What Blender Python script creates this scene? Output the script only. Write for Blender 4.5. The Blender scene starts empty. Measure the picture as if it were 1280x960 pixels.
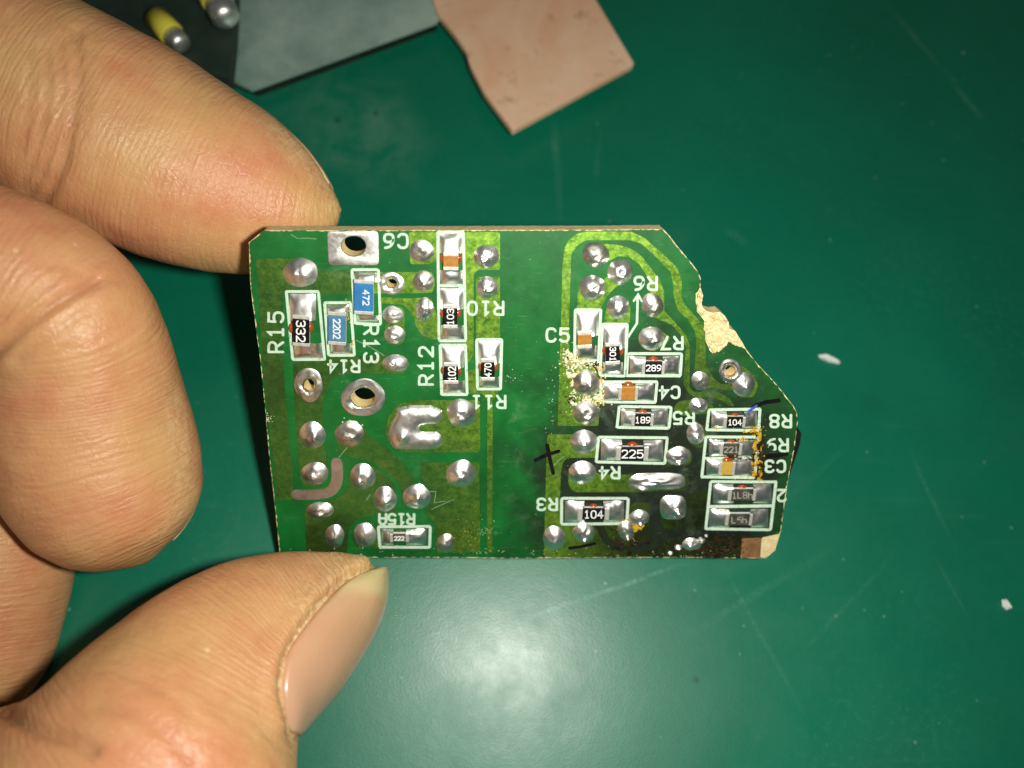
import bpy, bmesh, math, random
import numpy as np
from mathutils import Vector, Matrix, noise
from mathutils.geometry import tessellate_polygon
from mathutils.bvhtree import BVHTree

MM = 0.001
FPX = 1005.0                       # focal length in photo pixels (1280 wide)
scene = bpy.context.scene
col = scene.collection
rng = random.Random(7)

# ------------------------------------------------------------------ camera frame
def vn(v):
    return np.array(v, float) / np.linalg.norm(v)
# the mat's normal (pointing away from the camera) in camera axes X right, Y down, Z forward
N_MAT = vn(((560 - 640) / FPX, (850 - 480) / FPX, 1.0))
CAM_H = 78.0                       # mm above the mat
ux = np.array([1.0, 0, 0]); ux = vn(ux - N_MAT * (ux @ N_MAT))
uz = -N_MAT
uy = np.cross(uz, ux)
R_CW = np.array([ux, uy, uz])      # camera (x right, y down, z fwd) -> world
CAM_POS = np.array([0, 0, CAM_H])
def cam2w(p):
    return R_CW @ np.asarray(p, float) + CAM_POS
def ray(px, py):
    return np.array([(px - 640) / FPX, (py - 480) / FPX, 1.0])
def unproj(px, py, z):
    """world mm of a photo pixel at depth z mm"""
    return cam2w(ray(px, py) * z)
def on_mat(px, py, h=0.0):
    d = R_CW @ ray(px, py)
    t = (h - CAM_H) / d[2]
    return CAM_POS + d * t

cam_d = bpy.data.cameras.new('camera'); cam = bpy.data.objects.new('camera', cam_d); col.objects.link(cam)
cam_d.sensor_width = 36.0; cam_d.lens = 36.0 * FPX / 1280.0
cam_d.clip_start = 0.002; cam_d.clip_end = 10.0
m = Matrix.Identity(4)
for i in range(3):
    m[i][0] = R_CW[i][0]; m[i][1] = -R_CW[i][1]; m[i][2] = -R_CW[i][2]; m[i][3] = CAM_POS[i] * MM
cam.matrix_world = m
cam_d.dof.use_dof = True; cam_d.dof.focus_distance = 66 * MM; cam_d.dof.aperture_fstop = 23.0
scene.camera = cam

# ------------------------------------------------------------------ light: phone flash beside the lens, dim room
w = bpy.data.worlds.new('World'); scene.world = w; w.use_nodes = True
bg = w.node_tree.nodes['Background']; bg.inputs[0].default_value = (0.95, 1.0, 0.96, 1); bg.inputs[1].default_value = 0.05
fl = bpy.data.lights.new('flash', 'AREA'); fl.shape = 'DISK'; fl.size = 5.0 * MM; fl.energy = 0.066; fl.color = (1.0, 0.97, 0.88)
flo = bpy.data.objects.new('flash', fl); col.objects.link(flo)
fm = m.copy(); fp = cam2w((10.5, -1.0, 0.0))
for i in range(3): fm[i][3] = fp[i] * MM
flo.matrix_world = fm
vs = scene.view_settings
vs.view_transform = 'Standard'; vs.look = 'None'; vs.exposure = 0.22; vs.gamma = 1.0

# ------------------------------------------------------------------ material helpers
def mat_new(name):
    m = bpy.data.materials.new(name); m.use_nodes = True
    nt = m.node_tree
    return m, nt, nt.nodes['Principled BSDF']
def setp(b, **kw):
    names = dict(color='Base Color', rough='Roughness', metal='Metallic', spec='Specular IOR Level', coat='Coat Weight',
                 coat_rough='Coat Roughness', sss='Subsurface Weight', alpha='Alpha', trans='Transmission Weight', ior='IOR')
    for k, v in kw.items():
        if k == 'color' and len(v) == 3: v = (*v, 1)
        b.inputs[names[k]].default_value = v
def N(nt, typ, **kw):
    n = nt.nodes.new(typ)
    for k, v in kw.items():
        if k.startswith('i_'):
            key = k[2:]
            n.inputs[int(key) if key.isdigit() else key].default_value = v
        else: setattr(n, k, v)
    return n
def coords(nt, scale=1.0, out='Object'):
    tc = N(nt, 'ShaderNodeTexCoord'); mp = N(nt, 'ShaderNodeMapping')
    s = scale if isinstance(scale, tuple) else (scale,) * 3
    mp.inputs['Scale'].default_value = s
    nt.links.new(tc.outputs[out], mp.inputs['Vector']); return mp.outputs[0]
def noise_tex(nt, vec, scale, detail=4, rough=0.55, dist=0.0):
    n = N(nt, 'ShaderNodeTexNoise'); n.inputs['Scale'].default_value = scale; n.inputs['Detail'].default_value = detail
    n.inputs['Roughness'].default_value = rough; n.inputs['Distortion'].default_value = dist
    nt.links.new(vec, n.inputs['Vector']); return n.outputs['Fac']
def ramp(nt, fac, stops):
    r = N(nt, 'ShaderNodeValToRGB'); e = r.color_ramp.elements
    while len(e) < len(stops): e.new(0.5)
    for el, (p, c) in zip(e, stops):
        el.position = p; el.color = (*c, 1) if len(c) == 3 else c
    nt.links.new(fac, r.inputs[0]); return r.outputs[0]
def mrange(nt, fac, a, b, c=0.0, d=1.0):
    r = N(nt, 'ShaderNodeMapRange'); r.inputs[1].default_value = a; r.inputs[2].default_value = b
    r.inputs[3].default_value = c; r.inputs[4].default_value = d
    nt.links.new(fac, r.inputs[0]); return r.outputs[0]
def mix(nt, fac, a, b, mode='MIX'):
    x = N(nt, 'ShaderNodeMix', data_type='RGBA', blend_type=mode)
    if isinstance(fac, (int, float)): x.inputs[0].default_value = fac
    else: nt.links.new(fac, x.inputs[0])
    for s, v in ((6, a), (7, b)):
        if isinstance(v, tuple): x.inputs[s].default_value = (*v, 1) if len(v) == 3 else v
        else: nt.links.new(v, x.inputs[s])
    return x.outputs[2]
def math_(nt, op, a, b=None, c=None):
    x = N(nt, 'ShaderNodeMath', operation=op)
    for i, v in enumerate((a, b, c)):
        if v is None: continue
        if isinstance(v, (int, float)): x.inputs[i].default_value = v
        else: nt.links.new(v, x.inputs[i])
    return x.outputs[0]
def bump(nt, b, h, strength, dist_mm, prev=None):
    n = N(nt, 'ShaderNodeBump'); n.inputs['Strength'].default_value = strength; n.inputs['Distance'].default_value = dist_mm * MM
    nt.links.new(h, n.inputs['Height'])
    if prev is not None: nt.links.new(prev, n.inputs['Normal'])
    nt.links.new(n.outputs[0], b.inputs['Normal']); return n.outputs[0]
def seg_dist(nt, pos, a, b):
    """distance node output from pos (vector socket, z ignored beforehand) to segment a-b (metres)"""
    a = Vector((a[0], a[1], 0)); b = Vector((b[0], b[1], 0)); d = b - a
    s = N(nt, 'ShaderNodeVectorMath', operation='SUBTRACT'); nt.links.new(pos, s.inputs[0]); s.inputs[1].default_value = a
    dt = N(nt, 'ShaderNodeVectorMath', operation='DOT_PRODUCT'); nt.links.new(s.outputs[0], dt.inputs[0]); dt.inputs[1].default_value = d / d.length_squared
    cl = N(nt, 'ShaderNodeClamp'); nt.links.new(dt.outputs['Value'], cl.inputs[0])
    sc = N(nt, 'ShaderNodeVectorMath', operation='SCALE'); sc.inputs[0].default_value = d; nt.links.new(cl.outputs[0], sc.inputs['Scale'])
    di = N(nt, 'ShaderNodeVectorMath', operation='DISTANCE'); nt.links.new(s.outputs[0], di.inputs[0]); nt.links.new(sc.outputs[0], di.inputs[1])
    return di.outputs['Value'], cl.outputs[0]

# ------------------------------------------------------------------ object helpers
def link(name, me, mat=None, parent=None):
    o = bpy.data.objects.new(name, me); col.objects.link(o)
    if mat is not None and len(me.materials) == 0: me.materials.append(mat)
    if parent is not None: o.parent = parent
    return o
def tag(o, label, cat, group=None, kind=None):
    if label: o['label'] = label
    if cat: o['category'] = cat
    if group: o['group'] = group
    if kind: o['kind'] = kind
    return o
def mesh_from(name, verts, faces, smooth=False):
    me = bpy.data.meshes.new(name); me.from_pydata([tuple(v) for v in verts], [], faces)
    if smooth: me.polygons.foreach_set('use_smooth', [True] * len(me.polygons))
    me.update(); return me
def chaikin(pts, n=1, closed=True):
    pts = [np.array(p, float) for p in pts]
    for _ in range(n):
        q = []
        L = len(pts)
        if closed:
            for i in range(L):
                a, b = pts[i], pts[(i + 1) % L]; q += [a * .75 + b * .25, a * .25 + b * .75]
        else:
            q = [pts[0]]
            for i in range(L - 1):
                a, b = pts[i], pts[i + 1]
                if i > 0: q.append(a * .75 + b * .25)
                if i < L - 2: q.append(a * .25 + b * .75)
            q.append(pts[-1])
        pts = q
    return pts
def round_corners(pts, r):
    out = []; L = len(pts)
    P_ = [np.array(p, float) for p in pts]
    for i in range(L):
        a, b, c = P_[i - 1], P_[i], P_[(i + 1) % L]
        da = np.linalg.norm(a - b); dc = np.linalg.norm(c - b)
        k = min(r, da * .45, dc * .45)
        p0 = b + (a - b) / max(da, 1e-9) * k; p2 = b + (c - b) / max(dc, 1e-9) * k
        for t in (0, .33, .66, 1):
            out.append(p0 * (1 - t) ** 2 + b * 2 * t * (1 - t) + p2 * t * t)
    return out
def ell(cx, cy, rx, ry, n=28, rot=0.0, jit=0.0, seed=0):
    r = random.Random(seed); out = []
    ph = [r.uniform(0, 6.28) for _ in range(4)]
    for i in range(n):
        t = 2 * math.pi * i / n
        k = 1 + jit * (math.sin(2 * t + ph[0]) + .6 * math.sin(3 * t + ph[1]) + .4 * math.sin(5 * t + ph[2]))
        x, y = rx * math.cos(t) * k, ry * math.sin(t) * k
        out.append((cx + x * math.cos(rot) - y * math.sin(rot), cy + x * math.sin(rot) + y * math.cos(rot)))
    return out
def slab(loops, z0, z1, bottom=True):
    """verts, faces of an extruded polygon with holes; loops = [outer, hole...] of (x, y) metres"""
    tri = tessellate_polygon([[Vector((p[0], p[1], 0)) for p in l] for l in loops])
    flat = [p for l in loops for p in l]; n = len(flat)
    v = [(p[0], p[1], z1) for p in flat] + [(p[0], p[1], z0) for p in flat]
    f = []
    for a, b, c in tri:
        A, B, Cc = flat[a], flat[b], flat[c]
        ccw = (B[0] - A[0]) * (Cc[1] - A[1]) - (B[1] - A[1]) * (Cc[0] - A[0]) > 0
        t = (a, b, c) if ccw else (a, c, b)
        f.append(t)
        if bottom: f.append((t[0] + n, t[2] + n, t[1] + n))
    o = 0
    for k, l in enumerate(loops):
        L = len(l)
        area = sum(l[i][0] * l[(i + 1) % L][1] - l[(i + 1) % L][0] * l[i][1] for i in range(L))
        fwd = (area > 0) == (k == 0)
        for i in range(L):
            a, b = o + i, o + (i + 1) % L
            f.append((a, a + n, b + n, b) if fwd else (a, b, b + n, a + n))
        o += L
    return v, f

# ------------------------------------------------------------------ materials
# work mat
def make_mat_material():
    m, nt, b = mat_new('green_mat'); setp(b, spec=0.5)
    v = coords(nt)
    sx = N(nt, 'ShaderNodeVectorMath', operation='MULTIPLY'); nt.links.new(v, sx.inputs[0]); sx.inputs[1].default_value = (1, 1, 0)
    pos = sx.outputs[0]
    n1 = noise_tex(nt, v, 45, 5, .6); n2 = noise_tex(nt, v, 900, 3, .6)
    c = mix(nt, mrange(nt, n1, .3, .7), (0.0005, 0.122, 0.066), (0.001, 0.155, 0.088))
    c = mix(nt, mrange(nt, n2, .35, .75, 0, .3), c, (0.003, 0.155, 0.085))
    # pale smudges
    n3 = noise_tex(nt, v, 160, 6, .65, .4)
    for (px, py, r, k) in ((430, 150, 10, .8), (490, 190, 7, .5), (850, 300, 5, .12), (640, 850, 14, .25), (930, 720, 16, .14)):
        q = on_mat(px, py) * MM
        d = N(nt, 'ShaderNodeVectorMath', operation='DISTANCE'); nt.links.new(pos, d.inputs[0]); d.inputs[1].default_value = (q[0], q[1], 0)
        f = math_(nt, 'MULTIPLY', mrange(nt, d.outputs['Value'], 0, r * MM, k, 0), mrange(nt, n3, .42, .72))
        c = mix(nt, f, c, (0.10, 0.24, 0.17))
    # dark dried spots
    for (px, py, r) in ((470, 142, .5), (422, 150, .5), (870, 850, .45), (1090, 505, 1.6)):
        q = on_mat(px, py) * MM
        d = N(nt, 'ShaderNodeVectorMath', operation='DISTANCE'); nt.links.new(pos, d.inputs[0]); d.inputs[1].default_value = (q[0], q[1], 0)
        c = mix(nt, mrange(nt, d.outputs['Value'], r * .3 * MM, r * MM, .55 if r < 1 else .15, 0), c, (0.004, 0.03, 0.02))
    # scratches
    wob = N(nt, 'ShaderNodeTexNoise'); wob.inputs['Scale'].default_value = 120; nt.links.new(v, wob.inputs['Vector'])
    wv = N(nt, 'ShaderNodeVectorMath', operation='MULTIPLY_ADD'); nt.links.new(wob.outputs['Color'], wv.inputs[0])
    wv.inputs[1].default_value = (.0006, .0006, 0)
    wp = N(nt, 'ShaderNodeVectorMath', operation='SUBTRACT'); nt.links.new(pos, wp.inputs[0]); wp.inputs[1].default_value = (.0003, .0003, 0)
    nt.links.new(wp.outputs[0], wv.inputs[2])
    fl_ = N(nt, 'ShaderNodeVectorMath', operation='MULTIPLY'); nt.links.new(wv.outputs[0], fl_.inputs[0]); fl_.inputs[1].default_value = (1, 1, 0)
    grain = mrange(nt, noise_tex(nt, v, 2200, 3, .7), .35, .6)
    total = None
    for (x1, y1, x2, y2, wd, k) in ((692, 150, 700, 275, .55, .34), (1105, 0, 1230, 150, .6, .16), (1190, 105, 1232, 152, .55, .22),
            (860, 703, 645, 778, .28, .55), (1050, 680, 850, 800, .5, .12), (705, 735, 735, 880, .22, -.4), (750, 160, 745, 230, .35, .12),
            (905, 285, 935, 305, .7, .12), (1130, 545, 1200, 700, .3, .10), (900, 700, 1010, 900, .3, .10), (600, 720, 760, 900, .25, .08),
            (1000, 820, 1120, 690, .35, .10), (520, 780, 640, 720, .3, .18), (1165, 690, 1210, 770, .25, .12), (960, 640, 1060, 560, .4, .07)):
        a = on_mat(x1, y1) * MM; bb = on_mat(x2, y2) * MM
        d, t = seg_dist(nt, fl_.outputs[0], a, bb)
        s = mrange(nt, d, wd * .3 * MM, wd * MM, abs(k), 0)
        s = math_(nt, 'MULTIPLY', s, math_(nt, 'MULTIPLY', grain, mrange(nt, wob.outputs['Fac'], .38, .62, .25, 1)))
        s = math_(nt, 'MULTIPLY', s, mrange(nt, math_(nt, 'PINGPONG', t, .5), 0, .3, .1, 1))
        c = mix(nt, s, c, (0.20, 0.42, 0.31) if k > 0 else (0.0, 0.03, 0.02))
    # many faint random scratches
    vr = coords(nt, (60, 900, 1)); vr.node.inputs['Rotation'].default_value = (0, 0, .6)
    s1 = mrange(nt, noise_tex(nt, vr, 1, 2, .5), .66, .78, 0, .035)
    vr2 = coords(nt, (70, 1100, 1)); vr2.node.inputs['Rotation'].default_value = (0, 0, -1.0)
    s2 = mrange(nt, noise_tex(nt, vr2, 1, 2, .5), .67, .79, 0, .035)
    c = mix(nt, math_(nt, 'ADD', s1, s2), c, (0.15, 0.34, 0.25))
    # dust specks
    vo = N(nt, 'ShaderNodeTexVoronoi'); vo.inputs['Scale'].default_value = 130; nt.links.new(v, vo.inputs['Vector'])
    sp = mrange(nt, vo.outputs['Distance'], .018, .03, .5, 0)
    c = mix(nt, sp, c, (0.35, 0.5, 0.42))
    vo2 = N(nt, 'ShaderNodeTexVoronoi'); vo2.inputs['Scale'].default_value = 420; nt.links.new(v, vo2.inputs['Vector'])
    c = mix(nt, math_(nt, 'MULTIPLY', mrange(nt, vo2.outputs['Distance'], .04, .09, .35, 0), mrange(nt, noise_tex(nt, v, 300, 2), .5, .6)), c, (0.22, 0.40, 0.32))
    scuff = math_(nt, 'MULTIPLY', mrange(nt, noise_tex(nt, v, 1300, 4, .8), .52, .75, 0, .35), mrange(nt, noise_tex(nt, v, 38, 4, .6), .48, .66))
    c = mix(nt, scuff, c, (0.05, 0.26, 0.17))
    nt.links.new(c, b.inputs['Base Color'])
    r = mrange(nt, noise_tex(nt, v, 70, 5, .65), .3, .7, .31, .47)
    nt.links.new(r, b.inputs['Roughness'])
    hb = math_(nt, 'ADD', math_(nt, 'MULTIPLY', n2, .5), math_(nt, 'ADD', s1, s2))
    bump(nt, b, math_(nt, 'ADD', hb, math_(nt, 'MULTIPLY', noise_tex(nt, v, 4200, 3, .7), .5)), .36, .05)
    return m
M_MAT = make_mat_material()

# skin
def make_skin():
    m, nt, b = mat_new('skin'); setp(b, rough=.47, spec=.42, sss=.22)
    b.inputs['Subsurface Radius'].default_value = (1.0, .38, .2); b.inputs['Subsurface Scale'].default_value = 1.3 * MM
    v = coords(nt)
    at = N(nt, 'ShaderNodeAttribute', attribute_name='finger_uv')
    uv = at.outputs['Vector']       # x = along the finger (m), y = round it (m), z = 0..1 towards the tip
    sp_u = N(nt, 'ShaderNodeSeparateXYZ'); nt.links.new(uv, sp_u.inputs[0]); sp_p = N(nt, 'ShaderNodeSeparateXYZ'); nt.links.new(v, sp_p.inputs[0])
    def scaled(s):          # stretched along the finger, loose round it
        q = N(nt, 'ShaderNodeCombineXYZ')
        nt.links.new(math_(nt, 'MULTIPLY', sp_u.outputs[0], float(s[0])), q.inputs[0])
        nt.links.new(math_(nt, 'MULTIPLY', sp_p.outputs[0], float(s[1])), q.inputs[1])
        nt.links.new(math_(nt, 'MULTIPLY', math_(nt, 'ADD', sp_p.outputs[1], sp_p.outputs[2]), float(s[1])), q.inputs[2]); return q.outputs[0]
    n_big = noise_tex(nt, v, 110, 3, .5); n_mid = noise_tex(nt, v, 420, 4, .6)
    c = mix(nt, mrange(nt, n_big, .32, .68), (0.55, 0.315, 0.130), (0.56, 0.215, 0.108))
    c = mix(nt, mrange(nt, n_mid, .35, .75, 0, .45), c, (0.66, 0.40, 0.18))
    tip = N(nt, 'ShaderNodeSeparateXYZ'); nt.links.new(uv, tip.inputs[0])
    tn = math_(nt, 'MULTIPLY', mrange(nt, tip.outputs[2], .72, 1.0, 0, .75), mrange(nt, n_mid, .3, .6, .4, 1))
    c = mix(nt, tn, c, (0.56, 0.36, 0.115))
    cr = N(nt, 'ShaderNodeAttribute', attribute_name='crease')
    c = mix(nt, mrange(nt, cr.outputs['Fac'], 0, 1, 0, .45), c, (0.36, 0.17, 0.08))
    # cross lines of the skin (run round the finger), wavering
    w1 = noise_tex(nt, scaled((2600, 260, 0)), 1, 4, .6, .9)
    w2 = noise_tex(nt, scaled((5200, 900, 0)), 1, 3, .6, .6)
    w3 = noise_tex(nt, scaled((700, 1900, 0)), 1, 3, .6, .4)
    vo = N(nt, 'ShaderNodeTexVoronoi', feature='DISTANCE_TO_EDGE'); vo.inputs['Scale'].default_value = 1500
    vd = N(nt, 'ShaderNodeVectorMath', operation='ADD'); nz = N(nt, 'ShaderNodeTexNoise'); nz.inputs['Scale'].default_value = 700
    nt.links.new(v, nz.inputs['Vector'])
    ns = N(nt, 'ShaderNodeVectorMath', operation='SCALE'); ns.inputs['Scale'].default_value = .0009; nt.links.new(nz.outputs['Color'], ns.inputs[0])
    nt.links.new(v, vd.inputs[0]); nt.links.new(ns.outputs[0], vd.inputs[1]); nt.links.new(vd.outputs[0], vo.inputs['Vector'])
    cell = mrange(nt, vo.outputs['Distance'], 0, .12)
    su = N(nt, 'ShaderNodeSeparateXYZ'); nt.links.new(uv, su.inputs[0])
    def ridges(period_mm, wav):
        ph = math_(nt, 'MULTIPLY_ADD', su.outputs[0], 6.2832 / (period_mm * MM), math_(nt, 'MULTIPLY', noise_tex(nt, v, 260, 3, .6), wav))
        return math_(nt, 'SINE', ph)
    patch = mrange(nt, noise_tex(nt, v, 130, 3, .6), .40, .62)
    rid = math_(nt, 'MULTIPLY', math_(nt, 'MULTIPLY', ridges(.62, 14), patch), .16)
    rid = math_(nt, 'ADD', rid, math_(nt, 'MULTIPLY', ridges(.40, 10), .07))
    h = math_(nt, 'MULTIPLY_ADD', w1, .9, rid)
    h = math_(nt, 'ADD', h, math_(nt, 'MULTIPLY', w2, .5))
    h = math_(nt, 'ADD', h, math_(nt, 'MULTIPLY', w3, .3))
    h = math_(nt, 'ADD', h, math_(nt, 'MULTIPLY', cell, .16))
    line = mrange(nt, w1, .56, .70, 0, .22)
    c = mix(nt, line, c, (0.66, 0.42, 0.24))
    vs_ = N(nt, 'ShaderNodeTexVoronoi'); vs_.inputs['Scale'].default_value = 220; nt.links.new(v, vs_.inputs['Vector'])
    c = mix(nt, mrange(nt, vs_.outputs['Distance'], .03, .05, .5, 0), c, (0.75, 0.55, 0.38))
    dr = N(nt, 'ShaderNodeAttribute', attribute_name='dry')
    c = mix(nt, math_(nt, 'MULTIPLY', dr.outputs['Fac'], mrange(nt, noise_tex(nt, v, 1600, 4, .7), .40, .62)), c, (0.82, 0.64, 0.36))
    nt.links.new(c, b.inputs['Base Color'])
    nt.links.new(mrange(nt, n_mid, .3, .7, .34, .50), b.inputs['Roughness'])
    bump(nt, b, h, .52, .17)
    return m
M_SKIN = make_skin()
def make_nail():
    m, nt, b = mat_new('nail'); setp(b, rough=.28, spec=.5, sss=.25, coat=.3, coat_rough=.22)
    b.inputs['Subsurface Radius'].default_value = (1, .5, .35); b.inputs['Subsurface Scale'].default_value = .8 * MM
    at = N(nt, 'ShaderNodeAttribute', attribute_name='nail_uv'); s = N(nt, 'ShaderNodeSeparateXYZ'); nt.links.new(at.outputs['Vector'], s.inputs[0])
    v = coords(nt)
    wob = mrange(nt, noise_tex(nt, v, 300, 2), 0, 1, -.05, .05)
    u = math_(nt, 'ADD', s.outputs[0], wob)
    c = ramp(nt, u, [(0, (0.55, 0.36, 0.22)), (.12, (0.54, 0.32, 0.20)), (.6, (0.58, 0.32, 0.185)), (.78, (0.60, 0.36, 0.195)), (.84, (0.66, 0.50, 0.27)), (1, (0.60, 0.47, 0.22))])
    nt.links.new(c, b.inputs['Base Color'])
    rid = noise_tex(nt, at.outputs['Vector'], 1, 2); 
    q = N(nt, 'ShaderNodeVectorMath', operation='MULTIPLY'); nt.links.new(at.outputs['Vector'], q.inputs[0]); q.inputs[1].default_value = (2, 40, 0)
    bump(nt, b, noise_tex(nt, q.outputs[0], 1, 3), .5, .06)
    return m
M_NAIL = make_nail()

# board: P maps a photo pixel to board-plane millimetres
E_DOWN = vn((-0.113, 2.373, 1.0))
EX = vn(np.array([1, 0, .03]) - E_DOWN * (np.array([1, 0, .03]) @ E_DOWN))
EY = -E_DOWN
EZ = np.cross(EX, EY)
if EZ[2] > 0: EZ = -EZ             # towards the camera
B_O = ray(640, 490) * 67.0         # board centre, camera mm
def P(px, py, h=0.0):
    d = ray(px, py); o = B_O + EZ * h
    t = (o @ EZ) / (d @ EZ)
    q = d * t - B_O
    return np.array([q @ EX, q @ EY])
FLIP = np.linalg.det(np.array([EX, EY, EZ]) @ R_CW.T) < 0
def PM(pts, h=0.0):
    return [tuple(P(x, y, h) * MM) for x, y in pts]

def stain_and_shade(nt, v, c, spots):
    sx = N(nt, 'ShaderNodeVectorMath', operation='MULTIPLY'); nt.links.new(v, sx.inputs[0]); sx.inputs[1].default_value = (1, 1, 0)
    n = noise_tex(nt, v, 700, 5, .65)
    n2 = noise_tex(nt, v, 230, 3, .6)
    for (px, py, r, k, colr) in spots:
        q = P(px, py) * MM
        d = N(nt, 'ShaderNodeVectorMath', operation='DISTANCE'); nt.links.new(sx.outputs[0], d.inputs[0]); d.inputs[1].default_value = (q[0], q[1], 0)
        dd = math_(nt, 'ADD', d.outputs['Value'], mrange(nt, n2, 0, 1, -r * .5 * MM, r * .5 * MM))
        f = math_(nt, 'MULTIPLY', mrange(nt, dd, r * .35 * MM, r * MM, k, 0), mrange(nt, n, .25, .6, .75, 1))
        c = mix(nt, f, c, colr)
    return c
BURN = (0.010, 0.016, 0.009)
def board_scuffs(nt, v, c, k=1.0):
    """dust, wiped flux haze and hair scratches on the varnish"""
    vr = coords(nt, (500, 9000, 1)); vr.node.inputs['Rotation'].default_value = (0, 0, .5)
    s1 = mrange(nt, noise_tex(nt, vr, 1, 2, .5), .68, .76, 0, .25 * k)
    vr2 = coords(nt, (700, 8000, 1)); vr2.node.inputs['Rotation'].default_value = (0, 0, -.9)
    s2 = mrange(nt, noise_tex(nt, vr2, 1, 2, .5), .69, .77, 0, .22 * k)
    dust = mrange(nt, noise_tex(nt, v, 5200, 3, .8), .70, .80, 0, .45 * k)
    haze = math_(nt, 'MULTIPLY', mrange(nt, noise_tex(nt, v, 330, 6, .7, .5), .54, .76, 0, .28 * k), mrange(nt, noise_tex(nt, v, 90, 2), .45, .6))
    f = math_(nt, 'ADD', math_(nt, 'ADD', s1, s2), math_(nt, 'ADD', dust, haze))
    return mix(nt, f, c, (0.30, 0.42, 0.27))
def make_solder_mask():
    m, nt, b = mat_new('solder_mask'); setp(b, spec=.38, coat=.08, coat_rough=.2)
    v = coords(nt)
    n = noise_tex(nt, v, 260, 4, .6)
    c = mix(nt, mrange(nt, n, .3, .7), (0.002, 0.085, 0.013), (0.005, 0.150, 0.022))
    c = stain_and_shade(nt, v, c, [(860, 600, 18, .97, BURN), (800, 590, 11, .95, BURN), (790, 650, 10, .95, BURN), (790, 520, 7.0, .9, BURN), (725, 575, 4, .8, BURN), (880, 670, 9, .95, BURN), (800, 470, 6, .7, BURN), (735, 600, 4, .9, BURN), (900, 680, 6, .95, (.006, .009, .006)), (660, 690, 4.5, .55, (.006, .03, .008)), (500, 690, 4, .5, (.006, .03, .008)), (960, 575, 2.5, .9, (.01, .012, .006))])
    c = board_scuffs(nt, v, c, .8)
    nt.links.new(c, b.inputs['Base Color'])
    nt.links.new(mrange(nt, noise_tex(nt, v, 900, 5, .7), .3, .7, .36, .55), b.inputs['Roughness'])
    bump(nt, b, noise_tex(nt, v, 1800, 4, .6), .12, .03)
    return m
M_MASK = make_solder_mask()
def make_coated_copper():
    m, nt, b = mat_new('coated_copper'); setp(b, metal=.68, spec=.5, coat=.12, coat_rough=.25)
    v = coords(nt)
    n = noise_tex(nt, v, 1500, 5, .75)
    c = mix(nt, mrange(nt, n, .32, .68), (0.060, 0.205, 0.016), (0.250, 0.440, 0.040))
    c = mix(nt, mrange(nt, noise_tex(nt, v, 4500, 3, .7), .55, .7, 0, .5), c, (0.55, 0.66, 0.13))
    c = stain_and_shade(nt, v, c, [(890, 640, 10, .85, (.035, .055, .014)), (850, 580, 7, .6, (.05, .08, .02)), (860, 690, 9, .92, (.014, .024, .008)), (780, 670, 6, .8, (.03, .045, .012)), (390, 560, 14, .7, (.030, .150, .035)), (480, 640, 8, .6, (.03, .15, .035)), (350, 420, 10, .65, (.03, .13, .03)), (400, 340, 7, .5, (.03, .12, .03)), (480, 455, 6, .5, (.03, .13, .03)), (560, 610, 6, .5, (.03, .15, .035)), (885, 480, 6, .6, (.04, .09, .02)), (410, 680, 4, .7, (.03, .05, .012)), (560, 680, 4, .35, (.05, .09, .02)), (330, 480, 4, .5, (.05, .09, .02))])  # burns at lower right; left spots paint the traces darker away from the flash
    c = board_scuffs(nt, v, c, 1.0)
    nt.links.new(c, b.inputs['Base Color'])
    nt.links.new(mrange(nt, n, .3, .7, .33, .52), b.inputs['Roughness'])
    bump(nt, b, noise_tex(nt, v, 3800, 4, .7), .30, .03)
    return m
M_TRACE = make_coated_copper()
def make_solder(name, base, r0, r1, dirt, bs=.35):
    m, nt, b = mat_new(name); setp(b, metal=1.0)
    v = coords(nt)
    n = noise_tex(nt, v, 2600, 5, .7); n2 = noise_tex(nt, v, 900, 3, .6)
    c = mix(nt, mrange(nt, n, .45, .8, 0, dirt), base, (0.16, 0.14, 0.09))
    c = mix(nt, mrange(nt, n2, .55, .75, 0, dirt * .7), c, (0.42, 0.36, 0.22))
    nt.links.new(c, b.inputs['Base Color'])
    nt.links.new(mrange(nt, n2, .3, .7, r0, r1), b.inputs['Roughness'])
    bump(nt, b, n, bs, .05)
    return m
M_SOLDER = make_solder('solder', (0.95, 0.94, 0.90), .30, .44, .25, .15)
M_SOLDER_CLEAN = make_solder('solder_bright', (0.93, 0.92, 0.88), .36, .47, .10, .08)
M_SOLDER_DULL = make_solder('solder_dull', (0.76, 0.74, 0.66), .32, .5, .5, .3)
M_TIN = make_solder('tinned_copper', (0.60, 0.50, 0.42), .42, .6, .3, .3)
def simple(name, c1, c2, scale, rough=.5, metal=0.0, spec=.4, b_s=.2, b_d=.03, coat=0.0, lo=.35, hi=.68):
    m, nt, b = mat_new(name); setp(b, rough=rough, metal=metal, spec=spec, coat=coat)
    v = coords(nt); n = noise_tex(nt, v, scale, 5, .65)
    nt.links.new(mix(nt, mrange(nt, n, lo, hi), c1, c2), b.inputs['Base Color'])
    nt.links.new(mrange(nt, n, .3, .7, max(.05, rough - .08), min(1, rough + .08)), b.inputs['Roughness'])
    if b_s: bump(nt, b, n, b_s, b_d)
    return m
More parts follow.
